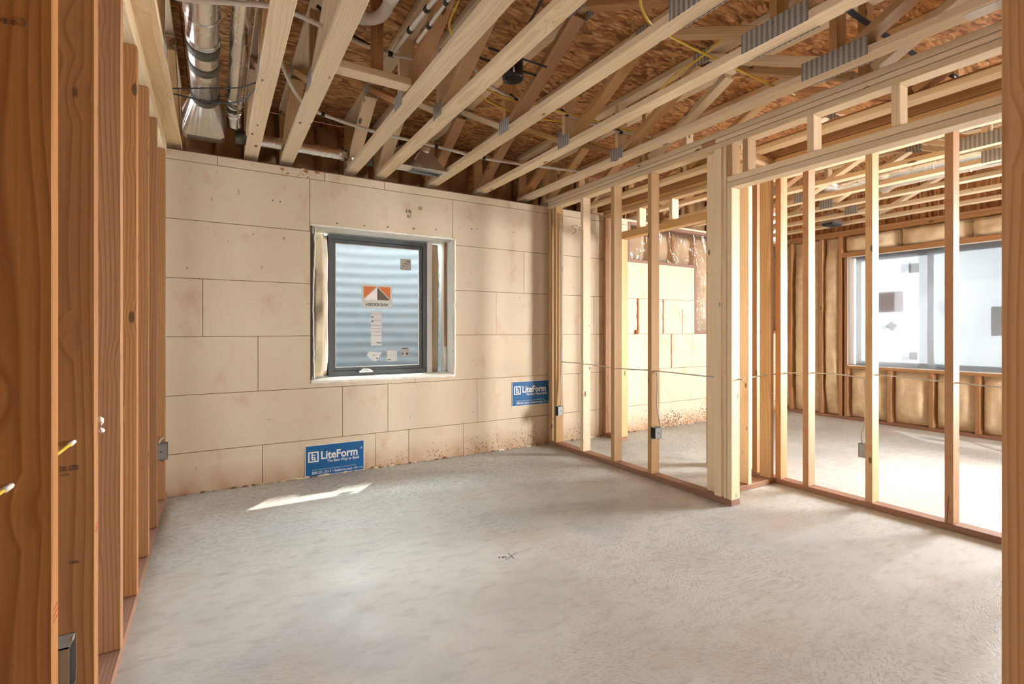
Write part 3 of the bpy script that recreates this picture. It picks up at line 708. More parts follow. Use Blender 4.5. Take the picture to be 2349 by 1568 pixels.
tube('rod', [(OX1 - 0.032, GY - 0.10, OZ1 - 0.02), (OX1 - 0.034, GY - 0.10, 1.40), (OX1 - 0.030, GY - 0.10, 1.00)], 0.013, M_COPPER, w1)
tube('rod_sleeve', [(OX1 - 0.030, GY - 0.10, 1.00), (OX1 - 0.030, GY - 0.10, OZ0 + 0.03)], 0.016, M_WHITE, w1)
def froth(pts, seed, r=0.011):
    P = []
    for a, b in zip(pts, pts[1:]):
        a, b = Vector(a), Vector(b); n = max(2, int((b - a).length / 0.02))
        for k in range(n):
            p = a.lerp(b, k / n); P.append(p + Vector(noise.noise_vector(p * 23 + Vector((seed, 0, 0)))) * 0.006)
    P.append(Vector(pts[-1]))
    rad = lambda t: r * (1 + 0.45 * noise.noise(Vector((t * 60, seed, 0))))
    tube('foam_edge', P, r, M_SPRAY, w1, 7, 1, True, rad)
froth([(OX0 + 0.006, B - 0.001, OZ0 + 0.004), (OX1 - 0.004, B - 0.001, OZ0 + 0.004)], 1, 0.014)
froth([(OX1 - 0.003, B - 0.001, OZ0), (OX1 - 0.003, B - 0.001, OZ1)], 2, 0.011)
froth([(OX0, B - 0.001, OZ1 - 0.004), (OX1, B - 0.001, OZ1 - 0.004)], 3, 0.009)
froth([(OX0 + 0.034, B + 0.03, OZ0 + 0.02), (OX0 + 0.022, B + 0.03, 1.3), (OX0 + 0.040, B + 0.03, OZ1 - 0.02)], 4, 0.008)
# stickers on the glass, printed side out
SY = GY + 0.0215
def sticker(x0, x1, z0, z1, mat=M_STICKER): return bar('sticker', (x0, SY - 0.0012, z0), (x1, SY + 0.0012, z1), mat, w1)
logo = sticker(1.103, 1.374, 1.345, 1.552)
def tri(pts, mat, dy=0.0016):
    return obj('logo_shape', pydata([(x, SY - dy, z) for x, z in pts], [tuple(range(len(pts)))]), mat, logo)
tri([(1.120, 1.425), (1.120, 1.535), (1.234, 1.535)], M_ORANGE); tri([(1.246, 1.535), (1.357, 1.535), (1.357, 1.425)], M_ORANGE)
tri([(1.240, 1.530), (1.240, 1.418), (1.354, 1.418)], M_INKBROWN); tri([(1.126, 1.418), (1.238, 1.530), (1.238, 1.418)], M_PAPER)
obj('lettering', text_mesh('ANDERSEN', 0.036, 0.0004, align='CENTER', sx=1.12), M_INK, logo, M=Matrix.Translation((1.238, SY - 0.0016, 1.364)) @ Matrix.Rotation(math.pi, 4, 'Z') @ Matrix.Rotation(math.pi / 2, 4, 'X'))
def rule(st, x0, x1, z, h=0.003, mat=M_INKBROWN): obj('printed_line', multi_box([((x0, SY - 0.0018, z), (x1, SY - 0.0012, z + h))]), mat, st)
s = sticker(1.184, 1.279, 1.015, 1.318)
for z in (1.292, 1.235, 1.19, 1.165, 1.135, 1.10, 1.03): rule(s, 1.187, 1.276, z, 0.0022)
for z in (1.262, 1.222): rule(s, 1.187, 1.206, z, 0.010)
rule(s, 1.235, 1.274, 1.036, 0.006, M_INK)
s = sticker(1.447, 1.550, 1.700, 1.802)
for k in range(4): rule(s, 1.452 + 0.02 * k, 1.464 + 0.025 * k, 1.712 + 0.021 * k, 0.007)
s = sticker(1.326, 1.420, 0.870, 0.967); rule(s, 1.335, 1.362, 0.882, 0.007, M_INK); rule(s, 1.33, 1.40, 0.925, 0.002)
s = sticker(1.459, 1.529, 0.909, 0.990); rule(s, 1.462, 1.52, 0.980, 0.006, M_INK); rule(s, 1.465, 1.48, 0.930, 0.014); rule(s, 1.505, 1.52, 0.925, 0.02, M_INK)
s = obj('sticker', pydata([(1.148, SY, 0.930), (1.165, SY, 0.962), (1.283, SY, 0.953), (1.229, SY, 0.872), (1.190, SY, 0.888)], [(0, 1, 2, 3, 4)]), M_STICKER, w1)
rule(s, 1.205, 1.213, 0.925, 0.010, M_INK); rule(s, 1.232, 1.242, 0.895, 0.012, M_INK)

# ---- outside the casement window: corrugated steel well
wn = 96; ws = 28; v, f = [], []
for j in range(wn + 1):
    z = 0.45 + 1.70 * j / wn; c = 0.008 * math.sin(2 * math.pi * z / 0.105)
    for i in range(ws + 1):
        a = math.pi * i / ws
        v.append((1.255 - (0.86 + c) * math.cos(a), 4.50 + (0.92 + c) * math.sin(a) ** 0.8, z))
for j in range(wn):
    for i in range(ws):
        a = j * (ws + 1) + i; f.append((a, a + ws + 1, a + ws + 2, a + 1))
ww = obj('window_well', pydata(v, f), M_WELL, smooth=True); prop(ww, 'corrugated steel window well outside the casement window', 'window well')
gr = obj('well_gravel', multi_box([((0.2, 4.47, 0.30), (2.3, 5.6, 0.46))]), M_GRAVEL); prop(gr, kind='structure')  # gravel bed at the foot of the window well

# ================================================================== things
# ---- floor trusses
YB = [2.84, 1.30, -0.24]; YT = [3.56, 2.07, 0.53, -1.01]
def truss(x0, label, near=YN, plates=True, end=4.29):
    x1 = x0 + 0.089; xc = (x0 + x1) / 2
    t = empty('floor_truss', (xc, 1.4, ZC), label=label, cat='truss', group='floor trusses under the subfloor')
    board('bottom_chord', (x0, near, ZC), (x1, end, ZC + 0.038), M_CHORD, t)
    board('top_chord', (x0, near, TH - 0.041), (x1, end, TH - 0.002), M_CHORD, t)
    zb, zt = ZC + 0.039, TH - 0.042
    def web(ya, za, yb_, zb_): beam('web', (xc, ya, za), (xc, yb_, zb_), 0.087, 0.038, (1, 0, 0), random.choice((M_CHORD, M_CHORD, M_PINE, M_REDWOOD)), t)
    def diag(ylow, yhigh):
        d = 1 if yhigh > ylow else -1
        web(ylow + d * 0.045, zb + 0.020, yhigh - d * 0.045, zt - 0.020)
    board('web', (x0 + 0.001, end - 0.04, zb), (x1 - 0.001, end - 0.002, zt), M_PINE, t)
    diag(end - 0.06, YT[0])
    seq = [(YB[0], YT[0]), (YB[0], YT[1]), (YB[1], YT[1]), (YB[1], YT[2]), (YB[2], YT[2]), (YB[2], YT[3])]
    for a, b in seq:
        if min(a, b) > near: diag(a, b)
    for a in YB:
        if a > near: board('web', (x0 + 0.001, a - 0.019, zb), (x1 - 0.001, a + 0.019, zt), random.choice((M_PINE, M_CHORD)), t)
    if plates:
        for s, xs in ((-1, x0), (1, x1)):
            for yc, L, z0, h in [(YB[0], 0.135, ZC + 0.002, 0.088), (YB[1], 0.305, ZC - 0.004, 0.092), (YB[2], 0.135, ZC + 0.002, 0.088)] + [(q, 0.135, TH - 0.085, 0.08) for q in YT]:
                if yc < near + 0.1: continue
                obj('truss_plate', box_mesh(L, h, 0.0018, M_NAIL, 0), None, t, M=frame_matrix((xs + s * 0.001, yc, z0 + h / 2), Vector((0, 1, 0)), Vector((0, 0, 1))))
    return t
LAB = ['pale floor truss running tight along the top of the left stud wall',
       'floor truss just right of the two round metal ducts',
       'floor truss at the left end of the flat wooden blocking',
       'floor truss at the right end of the flat wooden blocking',
       'floor truss on the left side of the black recessed light',
       'floor truss on the right side of the black recessed light',
       'floor truss with a big toothed plate, second left of the right stud wall',
       'floor truss with a big toothed plate, next to the right stud wall',
       'floor truss sitting directly on top plates of the right stud wall',
       'floor truss above the closet between the right stud wall and the partition',
       'far room floor truss nearest the partition studs',
       'far room floor truss, second from the partition',
       'far room floor truss, third from the partition, beside the bright straight duct',
       'far room floor truss, third from the insulated wall',
       'far room floor truss, second from the insulated wall',
       'far room floor truss nearest the insulated wall with the big window']
TR = [truss(x, LAB[k], plates=k not in (8, 9)) for k, x in enumerate(TX)]
obj('truss_plate', box_mesh(0.16, 0.075, 0.0018, M_GALVFLAT, 0), None, TR[7], M=frame_matrix((2.672, 0.73, ZC - 0.001), Vector((0, 1, 0)), Vector((1, 0, 0))))

# ---- blocking between two trusses
bl = empty('blocking', (0.72, 2.66, ZC + 0.04)); prop(bl, 'flat wooden blocking with an upright post between two floor trusses', 'blocking')
board('cross_piece', (0.524, 2.605, ZC + 0.039), (0.919, 2.694, ZC + 0.077), M_CHORD, bl)
board('post', (0.715, 2.625, ZC + 0.078), (0.770, 2.68, TH - 0.003), M_FIR, bl)

# ---- ducts
def duct_straight(name, pts, r, label, mat=M_GALV, seams=(), tapes=()):
    d = tube(name, pts, r, mat, None, 28, 6); prop(d, label, 'duct')
    P = [Vector(p) for p in pts]
    def ringat(nm, t, w, rr, m):
        L = [(b - a).length for a, b in zip(P, P[1:])]; s = t * sum(L); i = 0
        while i < len(L) - 1 and s > L[i]: s -= L[i]; i += 1
        u = (P[i + 1] - P[i]).normalized(); c = P[i] + u * s
        tube(nm, [c - u * w / 2, c + u * w / 2], rr, m, d, 28, 1)
    for t in seams: ringat('seam', t, 0.006, r + 0.004, mat)
    for t, w in tapes: ringat('tape', t, w, r + 0.003, M_TAPE)
    return d
def rrect(xc, zc, w, h, y, n=28, p=6.0):
    out = []
    for k in range(n):
        a = 2 * math.pi * k / n; c, s = math.cos(a), math.sin(a)
        m = (abs(c) ** p + abs(s) ** p) ** (-1 / p)
        out.append(Vector((xc + w / 2 * c * m, y, zc + h / 2 * s * m)))
    return out
dA = duct_straight('round_duct', [(-0.052, -1.2, 2.655), (-0.052, 1.5, 2.655), (-0.052, 3.76, 2.655)], 0.074, 'large round metal duct beside the left stud wall, ending at a flared fitting',
                   seams=(0.80, 0.845, 0.85), tapes=((0.862, 0.09), (0.905, 0.085)))
bA = empty('duct_fitting', (-0.06, 3.9, 2.5)); prop(bA, 'flared sheet metal fitting at the end of the large round duct', 'duct fitting')
R_ = [[Vector((-0.052 + 0.079 * math.cos(2 * math.pi * k / 28), yy_, 2.655 + 0.079 * math.sin(2 * math.pi * k / 28))) for k in range(28)] for yy_ in (3.75, 3.775)]
R_ += [rrect(-0.064, 2.565, 0.246, 0.19, 4.00, p=30.0), rrect(-0.064, 2.565, 0.248, 0.192, 4.09, p=30.0)]
obj('flare', rings_mesh(R_), M_GALVFLAT, bA)
tube('collar', [(-0.052, 3.70, 2.655), (-0.052, 3.765, 2.655)], 0.081, M_TAPE, bA, 28, 1)
dB = duct_straight('round_duct', [(0.112, -1.2, 2.665), (0.112, 1.5, 2.665), (0.112, 3.86, 2.665), (0.115, 3.98, 2.650), (0.122, 4.06, 2.60)], 0.046,
                   'slim round metal duct between the large duct and the first truss', seams=(0.93, 0.95, 0.97))
dC = duct_straight('round_duct', [(0.135, 4.11, 2.545), (0.5, 4.11, 2.545), (0.905, 4.11, 2.545)], 0.046, 'bare metal duct running along the top of the foam wall', tapes=((0.045, 0.085),))
tube('crimped_collar', [(0.985, 4.11, 2.54), (1.06, 4.11, 2.54), (1.12, 4.10, 2.54)], 0.046, M_TAPE, dC, 28, 2)
tube('collar', [(0.945, 4.115, 2.54), (0.99, 4.112, 2.54)], 0.038, M_GALV, dC, 28, 2)
bD = empty('register_boot', (1.45, 3.83, 2.45)); prop(bD, 'sheet metal register boot with a dark slot above the foam wall', 'duct fitting')
pz = ZC - 0.003
obj('flange', multi_box([((1.243, 3.757, pz - 0.0015), (1.352, 3.902, pz + 0.0015)), ((1.600, 3.757, pz - 0.0015), (1.664, 3.902, pz + 0.0015)), ((1.352, 3.757, pz - 0.0015), (1.600, 3.800, pz + 0.0015)), ((1.352, 3.893, pz - 0.0015), (1.600, 3.902, pz + 0.0015))]), M_GALVFLAT, bD)
obj('slot', multi_box([((1.352, 3.80, pz - 0.012), (1.357, 3.893, 2.50)), ((1.595, 3.80, pz - 0.012), (1.600, 3.893, 2.50)), ((1.352, 3.80, pz - 0.012), (1.600, 3.804, 2.50)), ((1.352, 3.889, pz - 0.012), (1.600, 3.893, 2.50)), ((1.352, 3.80, 2.50), (1.600, 3.893, 2.503))]), M_BOX, bD)
R_ = [[p for p in (Vector((1.33, 3.77, 2.445)), Vector((1.622, 3.77, 2.445)), Vector((1.622, 3.90, 2.445)), Vector((1.33, 3.90, 2.445)))],
      [p for p in (Vector((1.43, 3.83, 2.60)), Vector((1.52, 3.83, 2.60)), Vector((1.52, 3.90, 2.60)), Vector((1.43, 3.90, 2.60)))]]
obj('hood', rings_mesh(R_, False), M_GALVFLAT, bD)
tube('neck', [(1.475, 3.865, 2.59), (1.475, 3.865, 2.66), (1.44, 3.95, 2.70), (1.36, 4.05, 2.66), (1.25, 4.10, 2.58)], 0.045, M_GALV, bD, 20, 5)
dF = duct_straight('round_duct', [(5.42, -1.2, 2.62), (5.42, 1.0, 2.62), (5.42, 2.35, 2.62)], 0.062, 'bright straight metal duct under the far room ceiling', seams=(0.5, 0.86), tapes=((0.62, 0.12),))
fx = tube('flexible_duct', [(5.42, 2.36, 2.62), (5.38, 2.6, 2.60), (5.25, 2.75, 2.62), (5.22, 3.2, 2.66), (5.22, 3.6, 2.66)], 0.07, M_GALV, None, 20, 10, True, lambda t: 0.066 + 0.006 * math.sin(t * 260))
prop(fx, 'crumpled flexible metal duct bending above the far room', 'duct')
d2 = duct_straight('round_duct', [(5.95, -0.6, 2.66), (5.95, 1.0, 2.66), (5.95, 2.2, 2.66), (6.02, 2.45, 2.66), (6.3, 2.62, 2.66)], 0.055, 'pale pipe with an elbow, deepest in the far room ceiling', mat=M_PVC, seams=(0.4, 0.55, 0.7))
bF = empty('register_boot', (6.4, 3.2, 2.44)); prop(bF, 'shallow metal register boot high beside the insulated far wall', 'duct fitting')
obj('flange', multi_box([((6.26, 3.10, ZC - 0.006), (6.56, 3.30, ZC - 0.002))]), M_GALVFLAT, bF)
obj('slot', multi_box([((6.30, 3.14, ZC - 0.03), (6.52, 3.26, ZC - 0.006))]), M_DARK, bF)  # solid dark block painted as the shaded opening
obj('hood', rings_mesh([[Vector(p) for p in ((6.28, 3.12, ZC), (6.54, 3.12, ZC), (6.54, 3.28, ZC), (6.28, 3.28, ZC))], [Vector(p) for p in ((6.34, 3.16, 2.56), (6.48, 3.16, 2.56), (6.48, 3.24, 2.56), (6.34, 3.24, 2.56))]]), M_GALVFLAT, bF)

# ---- recessed light can
rl = empty('recessed_light', (1.44, 2.405, 2.56)); prop(rl, 'black recessed light can hanging between two floor trusses', 'light')
n = 28; prof = [(0.049, 2.64), (0.049, 2.562), (0.056, 2.556), (0.060, 2.562), (0.058, 2.60), (0.056, 2.73), (0.040, 2.755), (0.0, 2.758)]
rings = [[Vector((1.44 + r_ * math.cos(2 * math.pi * k / n), 2.405 + r_ * math.sin(2 * math.pi * k / n), z)) for k in range(n)] for r_, z in [(0.001, 2.64)] + prof[:-1] + [(0.001, 2.758)]]
obj('can', rings_mesh(rings, False), M_BLACK, rl, smooth=True)
tube('bracket', [(1.255, 2.35, 2.655), (1.63, 2.35, 2.655)], 0.006, M_BLACK, rl); tube('bracket', [(1.255, 2.46, 2.655), (1.63, 2.46, 2.655)], 0.006, M_BLACK, rl)
tube('clip', [(1.415, 2.352, 2.57), (1.412, 2.350, 2.60)], 0.005, M_GALVFLAT, rl)
tube('feed_cable', [(1.245, 1.60, 2.66), (1.28, 1.85, 2.66), (1.36, 2.10, 2.70), (1.42, 2.33, 2.72)], 0.007, M_BLACK, rl)

# ---- pipes
def run(name, pts, r, mat, label, cat, clips=()):
    o = tube(name, pts, r, mat, None, 10, 6); prop(o, label, cat)
    P = [Vector(p) for p in pts]
    for i in clips:
        u = (P[min(i + 1, len(P) - 1)] - P[max(i - 1, 0)]).normalized()
        tube('clip', [P[i] - u * 0.012, P[i] + u * 0.012], r + 0.005, M_BLACK, o, 10, 1)
    return o
run('water_pipe', [(-0.185, 2.545, 2.556), (-0.075, 2.518, 2.554), (0.183, 2.405, 2.556), (0.303, 2.40, 2.556), (0.425, 2.44, 2.560)], 0.011, M_PEX, 'white water pipe crossing above the two ducts near the top edge', 'pipe')
run('water_pipe', [(0.30, 3.02, 2.66), (0.40, 3.25, 2.61), (0.50, 3.44, 2.60), (0.62, 3.53, 2.60), (0.87, 3.615, 2.60), (1.10, 3.66, 2.60), (1.50, 3.69, 2.60), (1.95, 3.74, 2.60), (2.36, 3.69, 2.60), (2.86, 3.60, 2.60)], 0.011, M_PEX,
    'long white water pipe clipped across the truss webs near the foam wall', 'pipe', clips=(3, 5, 6, 7, 8))
run('water_pipe', [(0.53, 2.71, 2.71), (0.70, 2.715, 2.685), (0.835, 2.72, 2.68), (0.915, 2.71, 2.68), (1.08, 2.69, 2.68)], 0.010, M_PEX, 'white water pipe crossing under the white drain elbow', 'pipe', clips=(2,))
run('water_pipe', [(0.837, 2.64, 2.66), (0.845, 2.42, 2.66), (0.858, 2.22, 2.66), (0.875, 1.9, 2.66), (0.875, 1.2, 2.66)], 0.011, M_PEX, 'grey-white water pipe, left one of the clipped pair', 'pipe', clips=(1, 2))
run('water_pipe', [(0.895, 2.45, 2.63), (0.900, 2.30, 2.635), (0.905, 2.1, 2.64), (0.908, 1.7, 2.64), (0.908, 1.2, 2.64)], 0.008, M_PEX, 'grey-white water pipe, right one of the clipped pair', 'pipe', clips=(1, 2))
run('black_hose', [(0.44, 2.64, 2.77), (0.55, 2.70, 2.745), (0.70, 2.745, 2.715), (0.84, 2.75, 2.70)], 0.009, M_BLACK, 'black hose behind the white water pipe and wooden post', 'hose')
pv = run('drain_pipe', [(0.735, 1.0, 2.775), (0.735, 2.0, 2.765), (0.735, 2.36, 2.76), (0.735, 2.50, 2.755), (0.69, 2.575, 2.75), (0.58, 2.585, 2.745), (0.525, 2.585, 2.742)], 0.030, M_PVC, 'thick white drain pipe with an elbow above the flat blocking', 'pipe')
tube('elbow_hub', [(0.735, 2.32, 2.761), (0.735, 2.40, 2.759)], 0.035, M_PVC, pv, 16, 1); tube('elbow_hub', [(0.66, 2.58, 2.749), (0.60, 2.585, 2.746)], 0.035, M_PVC, pv, 16, 1)
run('blue_hose', [(2.25, 1.16, 2.605), (2.52, 1.162, 2.60), (2.877, 1.168, 2.60), (3.12, 1.17, 2.60), (3.42, 1.165, 2.60), (3.74, 1.158, 2.61)], 0.012, M_BLUE, 'dark blue tube passing over the right stud wall', 'hose')

# ---- cables
run('wire', [(-0.205, 3.37, 2.502), (-0.047, 3.268, 2.500), (0.109, 3.163, 2.497), (0.196, 3.060, 2.505)], 0.0035, M_BLACK, 'taut black wire crossing below the two round ducts', 'wire')
run('wire', [(-0.205, 3.45, 2.505), (-0.049, 3.428, 2.492), (0.083, 3.369, 2.488), (0.150, 3.28, 2.493), (0.200, 3.12, 2.507)], 0.0042, M_BLUE, 'sagging blue-grey wire crossing below the two round ducts', 'wire')
run('yellow_cable', [(1.28, 2.64, 2.62), (1.42, 2.672, 2.605), (1.60, 2.70, 2.60), (1.80, 2.69, 2.602), (2.00, 2.685, 2.603), (2.17, 2.673, 2.60), (2.42, 2.693, 2.605), (2.62, 2.70, 2.61)], 0.0055, M_YELLOW, 'yellow cable strung across the truss webs right of the recessed light', 'cable')
run('yellow_cable', [(1.34, 2.70, 2.585), (1.55, 2.76, 2.565), (1.82, 2.78, 2.565), (2.05, 2.77, 2.58)], 0.0045, M_YELLOW, 'thin lower yellow cable below the recessed light', 'cable')
run('yellow_cable', [(1.44, 1.35, 2.60), (1.497, 1.483, 2.52), (1.586, 1.545, 2.50), (1.676, 1.58, 2.50), (1.824, 1.60, 2.50), (2.175, 1.617, 2.50), (2.357, 1.622, 2.50), (2.67, 1.636, 2.505), (2.9, 1.65, 2.52)], 0.006, M_YELLOW,
    'yellow cable drooping from the top edge toward the right stud wall', 'cable')
run('yellow_cable', [(2.19, 1.56, 2.63), (2.206, 1.65, 2.615), (2.225, 1.79, 2.60), (2.25, 1.95, 2.60), (2.33, 2.18, 2.60), (2.38, 2.30, 2.62)], 0.006, M_YELLOW, 'yellow cable slanting across another yellow cable between two trusses', 'cable')
run('yellow_cable', [(1.012, 2.20, 2.74), (1.02, 2.335, 2.70), (1.08, 2.41, 2.69), (1.13, 2.50, 2.69), (1.162, 2.60, 2.70)], 0.005, M_YELLOW, 'short yellow cable loop left of the recessed light', 'cable')
for k, (dy, dz, lab) in enumerate(((0.0, 0.0, 'lowest'), (0.03, 0.022, 'middle'), (0.055, 0.045, 'topmost'))):
    run('white_cable', [(1.26, 2.60 + dy, 2.70 + dz), (1.44, 2.66 + dy, 2.625 + dz), (1.64, 2.71 + dy, 2.615 + dz), (1.87, 2.72 + dy, 2.618 + dz), (2.06, 2.73 + dy, 2.62 + dz), (2.28, 2.76 + dy, 2.62 + dz), (2.59, 2.77 + dy, 2.62 + dz), (2.88, 2.74 + dy, 2.63 + dz)], 0.0075, M_PEX,
        lab + ' of three white cables bundled across the truss webs behind the recessed light', 'cable', clips=(2, 4, 6))
gc = run('grey_cable', [(2.94, 3.97, 0.838), (2.94, 3.608, 0.840), (2.94, 3.19, 0.826), (2.94, 2.759, 0.834), (2.94, 2.227, 0.828), (2.97, 2.03, 0.826)], 0.0045, M_GREYCABLE, 'grey cable threaded level through the right stud wall', 'cable')
run('grey_cable', [(3.35, 2.258, 0.80), (3.50, 2.26, 0.806), (3.67, 2.18, 0.825), (3.67, 1.96, 0.845), (3.67, 1.75, 0.846), (3.665, 1.63, 0.835), (3.67, 1.56, 0.862), (3.67, 1.2, 0.849), (3.67, 0.9, 0.84), (3.67, 0.3, 0.85)], 0.0045, M_GREYCABLE, 'grey cable threaded level through the partition studs', 'cable')

# ---- electrical boxes
def ebox(lo, hi, open_dir, label, feeds=()):
    e = empty('electrical_box', ((lo[0] + hi[0]) / 2, (lo[1] + hi[1]) / 2, lo[2])); prop(e, label, 'electrical box', 'steel electrical boxes on studs')
    t = 0.0025; x0, y0, z0 = lo; x1, y1, z1 = hi; bx = []
    walls = {'x-': ((x0, y0, z0), (x0 + t, y1, z1)), 'x+': ((x1 - t, y0, z0), (x1, y1, z1)), 'y-': ((x0, y0, z0), (x1, y0 + t, z1)), 'y+': ((x0, y1 - t, z0), (x1, y1, z1)), 'z-': ((x0, y0, z0), (x1, y1, z0 + t)), 'z+': ((x0, y0, z1 - t), (x1, y1, z1))}
    obj('body', multi_box([b for k, b in walls.items() if k != open_dir]), M_BOX, e)
    ins = {'x-': ((x0 + 0.012, y0 + t, z0 + t), (x0 + 0.014, y1 - t, z1 - t)), 'x+': ((x1 - 0.014, y0 + t, z0 + t), (x1 - 0.012, y1 - t, z1 - t))}[open_dir]
    obj('shade_sheet', multi_box([ins]), M_DARK, e)  # black sheet stands in for the shade inside the open box
    yc = y0 - 0.0008
    obj('knockout', multi_box([(((x0 + x1) / 2 - 0.006, yc, (z0 + z1) / 2 - 0.003), ((x0 + x1) / 2 + 0.006, yc + 0.002, (z0 + z1) / 2 + 0.003))]), M_DARK, e)
    xf = x0 if open_dir == 'x-' else x1
    obj('ear', multi_box([((xf - 0.002, (y0 + y1) / 2 - 0.010, z1), (xf + 0.002, (y0 + y1) / 2 + 0.010, z1 + 0.008)), ((xf - 0.002, (y0 + y1) / 2 - 0.010, z0 - 0.008), (xf + 0.002, (y0 + y1) / 2 + 0.010, z0))]), M_GALVFLAT, e)
    for k, p in enumerate(feeds): tube('feed_cable', p, 0.0052, M_GREYCABLE, e)
    return e
ebox((2.886, 3.958, 0.312), (2.950, 4.010, 0.404), 'x-', 'steel electrical box on the right stud wall beside the second blue sign',
     [[(2.945, 3.995, 2.30), (2.945, 3.995, 1.5), (2.943, 3.995, 0.80), (2.945, 3.985, 0.60), (2.938, 3.975, 0.50), (2.930, 3.975, 0.400)], [(2.955, 3.992, 2.20), (2.955, 3.99, 1.2), (2.953, 3.99, 0.62), (2.945, 3.985, 0.50), (2.938, 3.985, 0.400)]])
ebox((2.886, 2.704, 0.320), (2.952, 2.756, 0.406), 'x-', 'steel electrical box on the third full stud of the right stud wall',
     [[(2.94, 2.750, 0.834), (2.938, 2.735, 0.76), (2.935, 2.738, 0.58), (2.936, 2.725, 0.50), (2.944, 2.715, 0.44), (2.944, 2.715, 0.400)]])
ebox((3.655, 1.608, 0.314), (3.722, 1.660, 0.404), 'x+', 'steel electrical box on a partition stud, seen against the far room floor',
     [[(3.665, 1.63, 0.840), (3.68, 1.625, 0.62), (3.68, 1.640, 0.52), (3.685, 1.655, 0.46), (3.685, 1.65, 0.400)]])
ebox((-0.330, 3.925, 0.312), (-0.264, 3.983, 0.417), 'x+', 'steel electrical box on the left wall stud next to the foam wall',
     [[(-0.31, 3.95, 0.412), (-0.30, 3.955, 0.44), (-0.285, 4.0, 0.445)]])
ebox((-0.335, 1.381, 0.375), (-0.264, 1.445, 0.482), 'x+', 'wide steel electrical box low behind the nearest left stud')
def tailed(name, pts, label):
    o = tube(name, pts, 0.0042, M_YELLOW, None, 8, 5); prop(o, label, 'cable')
    p, q = Vector(pts[-1]), Vector(pts[-2]); u = (p - q).normalized()
    tube('paper_tail', [p - u * 0.012, p + u * 0.012, p + u * 0.022 + Vector((0.004, 0, 0.004))], 0.0065, M_PAPER, o, 7, 2, True, lambda t: 0.0065 * (1 - 0.4 * t))
tailed('yellow_cable', [(-0.41, 1.18, 0.80), (-0.375, 1.25, 0.822), (-0.352, 1.31, 0.840), (-0.343, 1.331, 0.846)], 'yellow cable end poking at the nearest left stud')
tailed('yellow_cable', [(-0.365, 1.40, 0.79), (-0.352, 1.60, 0.826), (-0.336, 1.70, 0.842), (-0.326, 1.742, 0.850)], 'yellow cable end poking at the second left stud with dark knots')
ps = tube('paper_scrap', [(-0.279, 1.80, 0.905), (-0.274, 1.806, 0.890), (-0.277, 1.804, 0.874), (-0.272, 1.808, 0.862)], 0.006, M_PAPER, None, 6, 3, True, lambda t: 0.004 + 0.003 * math.sin(9 * t))
prop(ps, 'small white paper scrap stuck to the edge of a left stud', 'paper scrap')

# ---- printed signs on the foam blocks
def sign(x0, z0, w, h, label):
    s_ = empty('printed_sign', (x0 + w / 2, B - 0.002, z0)); prop(s_, label, 'sign', 'blue printed signs on the foam wall')
    y = B - 0.0042
    board('panel', (x0, y, z0), (x0 + w, B - 0.0016, z0 + h), M_BLUESIGN, s_, bev=0.0004)
    yb = y - 0.0002
    for lo, hi in (((x0 - 0.004, y + 0.0005, z0 - 0.004), (x0, B - 0.001, z0 + h + 0.004)), ((x0 + w, y + 0.0005, z0 - 0.004), (x0 + w + 0.004, B - 0.001, z0 + h + 0.004)), ((x0, y + 0.0005, z0 + h), (x0 + w, B - 0.001, z0 + h + 0.004)), ((x0, y + 0.0005, z0 - 0.004), (x0 + w, B - 0.001, z0))):
        obj('white_margin', multi_box([(lo, hi)]), M_WHITEINK, s_)
    u = w / 0.446
    def T(body, x, z, size, off=0.0, sx=1.0, mat=M_WHITEINK, sp=1.0): obj('lettering', text_mesh(body, size * u, off, 0.0003, sp, sx=sx), mat, s_, M=face_minus_y(x0 + x * u, yb, z0 + z * u))
    T('LiteForm', 0.110, 0.126, 0.088, 0.0022, 0.885)
    T('\u00ae', 0.420, 0.172, 0.02, 0.0003)
    T('The Best Way to Build', 0.160, 0.096, 0.030, 0.0004, 0.90)
    T('ENERGY EFFICIENT HIGH PERFORMANCE BUILDING SYSTEM', 0.046, 0.041, 0.0125, 0.0001, 1.0, M_LIGHTINK)
    T('800.551.3313 \u2022 liteform.com \u2022 f', 0.046, 0.013, 0.029, 0.0004, 0.92)
    a, b = x0 + 0.018 * u, z0 + 0.108 * u
    def R(bx): obj('logo_shape', multi_box([((a + p * u, yb - 0.0003, b + q * u), (a + r_ * u, yb + 0.0003, b + t_ * u)) for p, q, r_, t_ in bx]), M_WHITEINK, s_)
    R([(0, 0, 0.078, 0.010), (0, 0.072, 0.078, 0.082), (0, 0.01, 0.011, 0.072), (0.067, 0.01, 0.078, 0.072)])
    R([(0.024, 0.018, 0.034, 0.0715), (0.0341, 0.018, 0.0455, 0.027), (0.0341, 0.050, 0.054, 0.059), (0.0341, 0.0345, 0.054, 0.042), (0.046, 0.0105, 0.055, 0.034)])
    for k, (xx, zz) in enumerate(((0.385, 0.014), (0.405, 0.014), (0.424, 0.014))):
        c = Vector((x0 + (xx + 0.007) * u, yb, z0 + (zz + 0.008) * u))
        n_ = (4, 3, 12)[k]
        obj('icon', tube_mesh([c + Vector((0.0068 * u * math.cos(2 * math.pi * i / n_ + 0.785), 0, 0.0068 * u * math.sin(2 * math.pi * i / n_ + 0.785))) for i in range(n_ + 1)], 0.0012, 4, 1), M_WHITEINK, s_)
    return s_
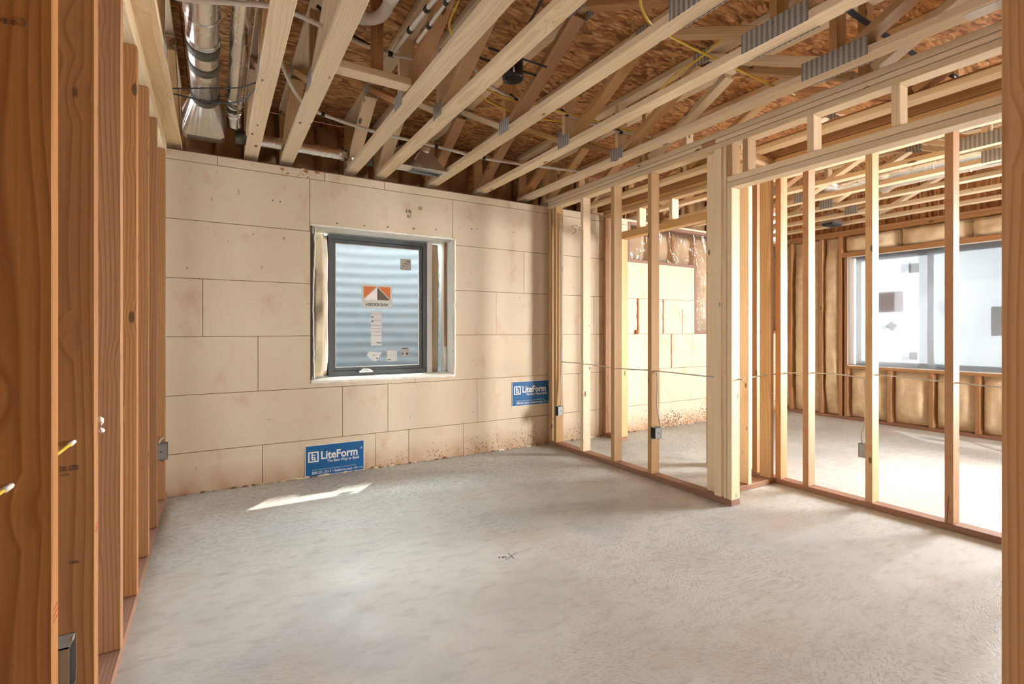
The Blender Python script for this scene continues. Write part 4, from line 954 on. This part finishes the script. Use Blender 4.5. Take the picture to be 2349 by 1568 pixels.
sign(0.607, 0.008, 0.446, 0.236, 'blue printed sign with white lettering standing at the floor under the window')
sign(2.479, 0.413, 0.446, 0.232, 'blue printed sign with white lettering in the corner beside the right stud wall')
# handwriting on the foam wall
def hand(body, x, z, size, shear=0.0, label=None):
    me = text_mesh(body, size, -0.0002); 
    for vv in me.vertices: vv.co.x += shear * vv.co.y
    return obj('handwriting', me, M_INK, wb, M=face_minus_y(x, B - 0.0022, z))
hand('1/6', 1.405, 2.160, 0.045, 0.1); hand('52', 1.42, 2.120, 0.040, 0.2); hand('52', 1.520, 2.202, 0.038, 0.25)
def stroke(pts): tube('handwriting', [(x, B - 0.002, z) for x, z in pts], 0.0022, M_INK, wb, 5, 5)
stroke([(3.285, 2.246), (3.235, 2.250), (3.205, 2.228), (3.245, 2.214), (3.262, 2.196), (3.235, 2.170), (3.200, 2.150)])
stroke([(3.285, 2.168), (3.300, 2.215), (3.305, 2.236)]); stroke([(3.298, 2.232), (3.335, 2.238), (3.340, 2.214), (3.298, 2.203)])
stroke([(3.350, 2.175), (3.372, 2.230), (3.392, 2.172)])
# pencil note on the slab
nt = empty('pencil_note', (1.29, 2.185, 0.0)); prop(nt, 'small pencilled cross and figures scribbled on the concrete floor', 'marking')
NX, NY = 1.290, 2.185
tube('stroke', [(NX - 0.040, NY - 0.025, 0.0008), (NX + 0.052, NY + 0.020, 0.0008)], 0.0009, M_INK, nt, 4, 1)
tube('stroke', [(NX + 0.006, NY - 0.032, 0.0008), (NX + 0.014, NY + 0.040, 0.0008)], 0.0009, M_INK, nt, 4, 1)
obj('figures', text_mesh('7.52', 0.026), M_INK, nt, M=Matrix.Translation((NX - 0.062, NY + 0.008, 0.0006)) @ Matrix.Rotation(-0.3, 4, 'Z'))

# ---- an unseen added chimney that shades the lower half of the window well
hb = obj('sun_blocker', multi_box([((3.1, 7.6, -0.5), (5.1, 7.9, 8.42)), ((3.05, 7.58, 8.42), (5.15, 7.92, 8.50))]), M_WALLOUT)
prop(hb, 'tall pale chimney added outside the window', 'blocker')
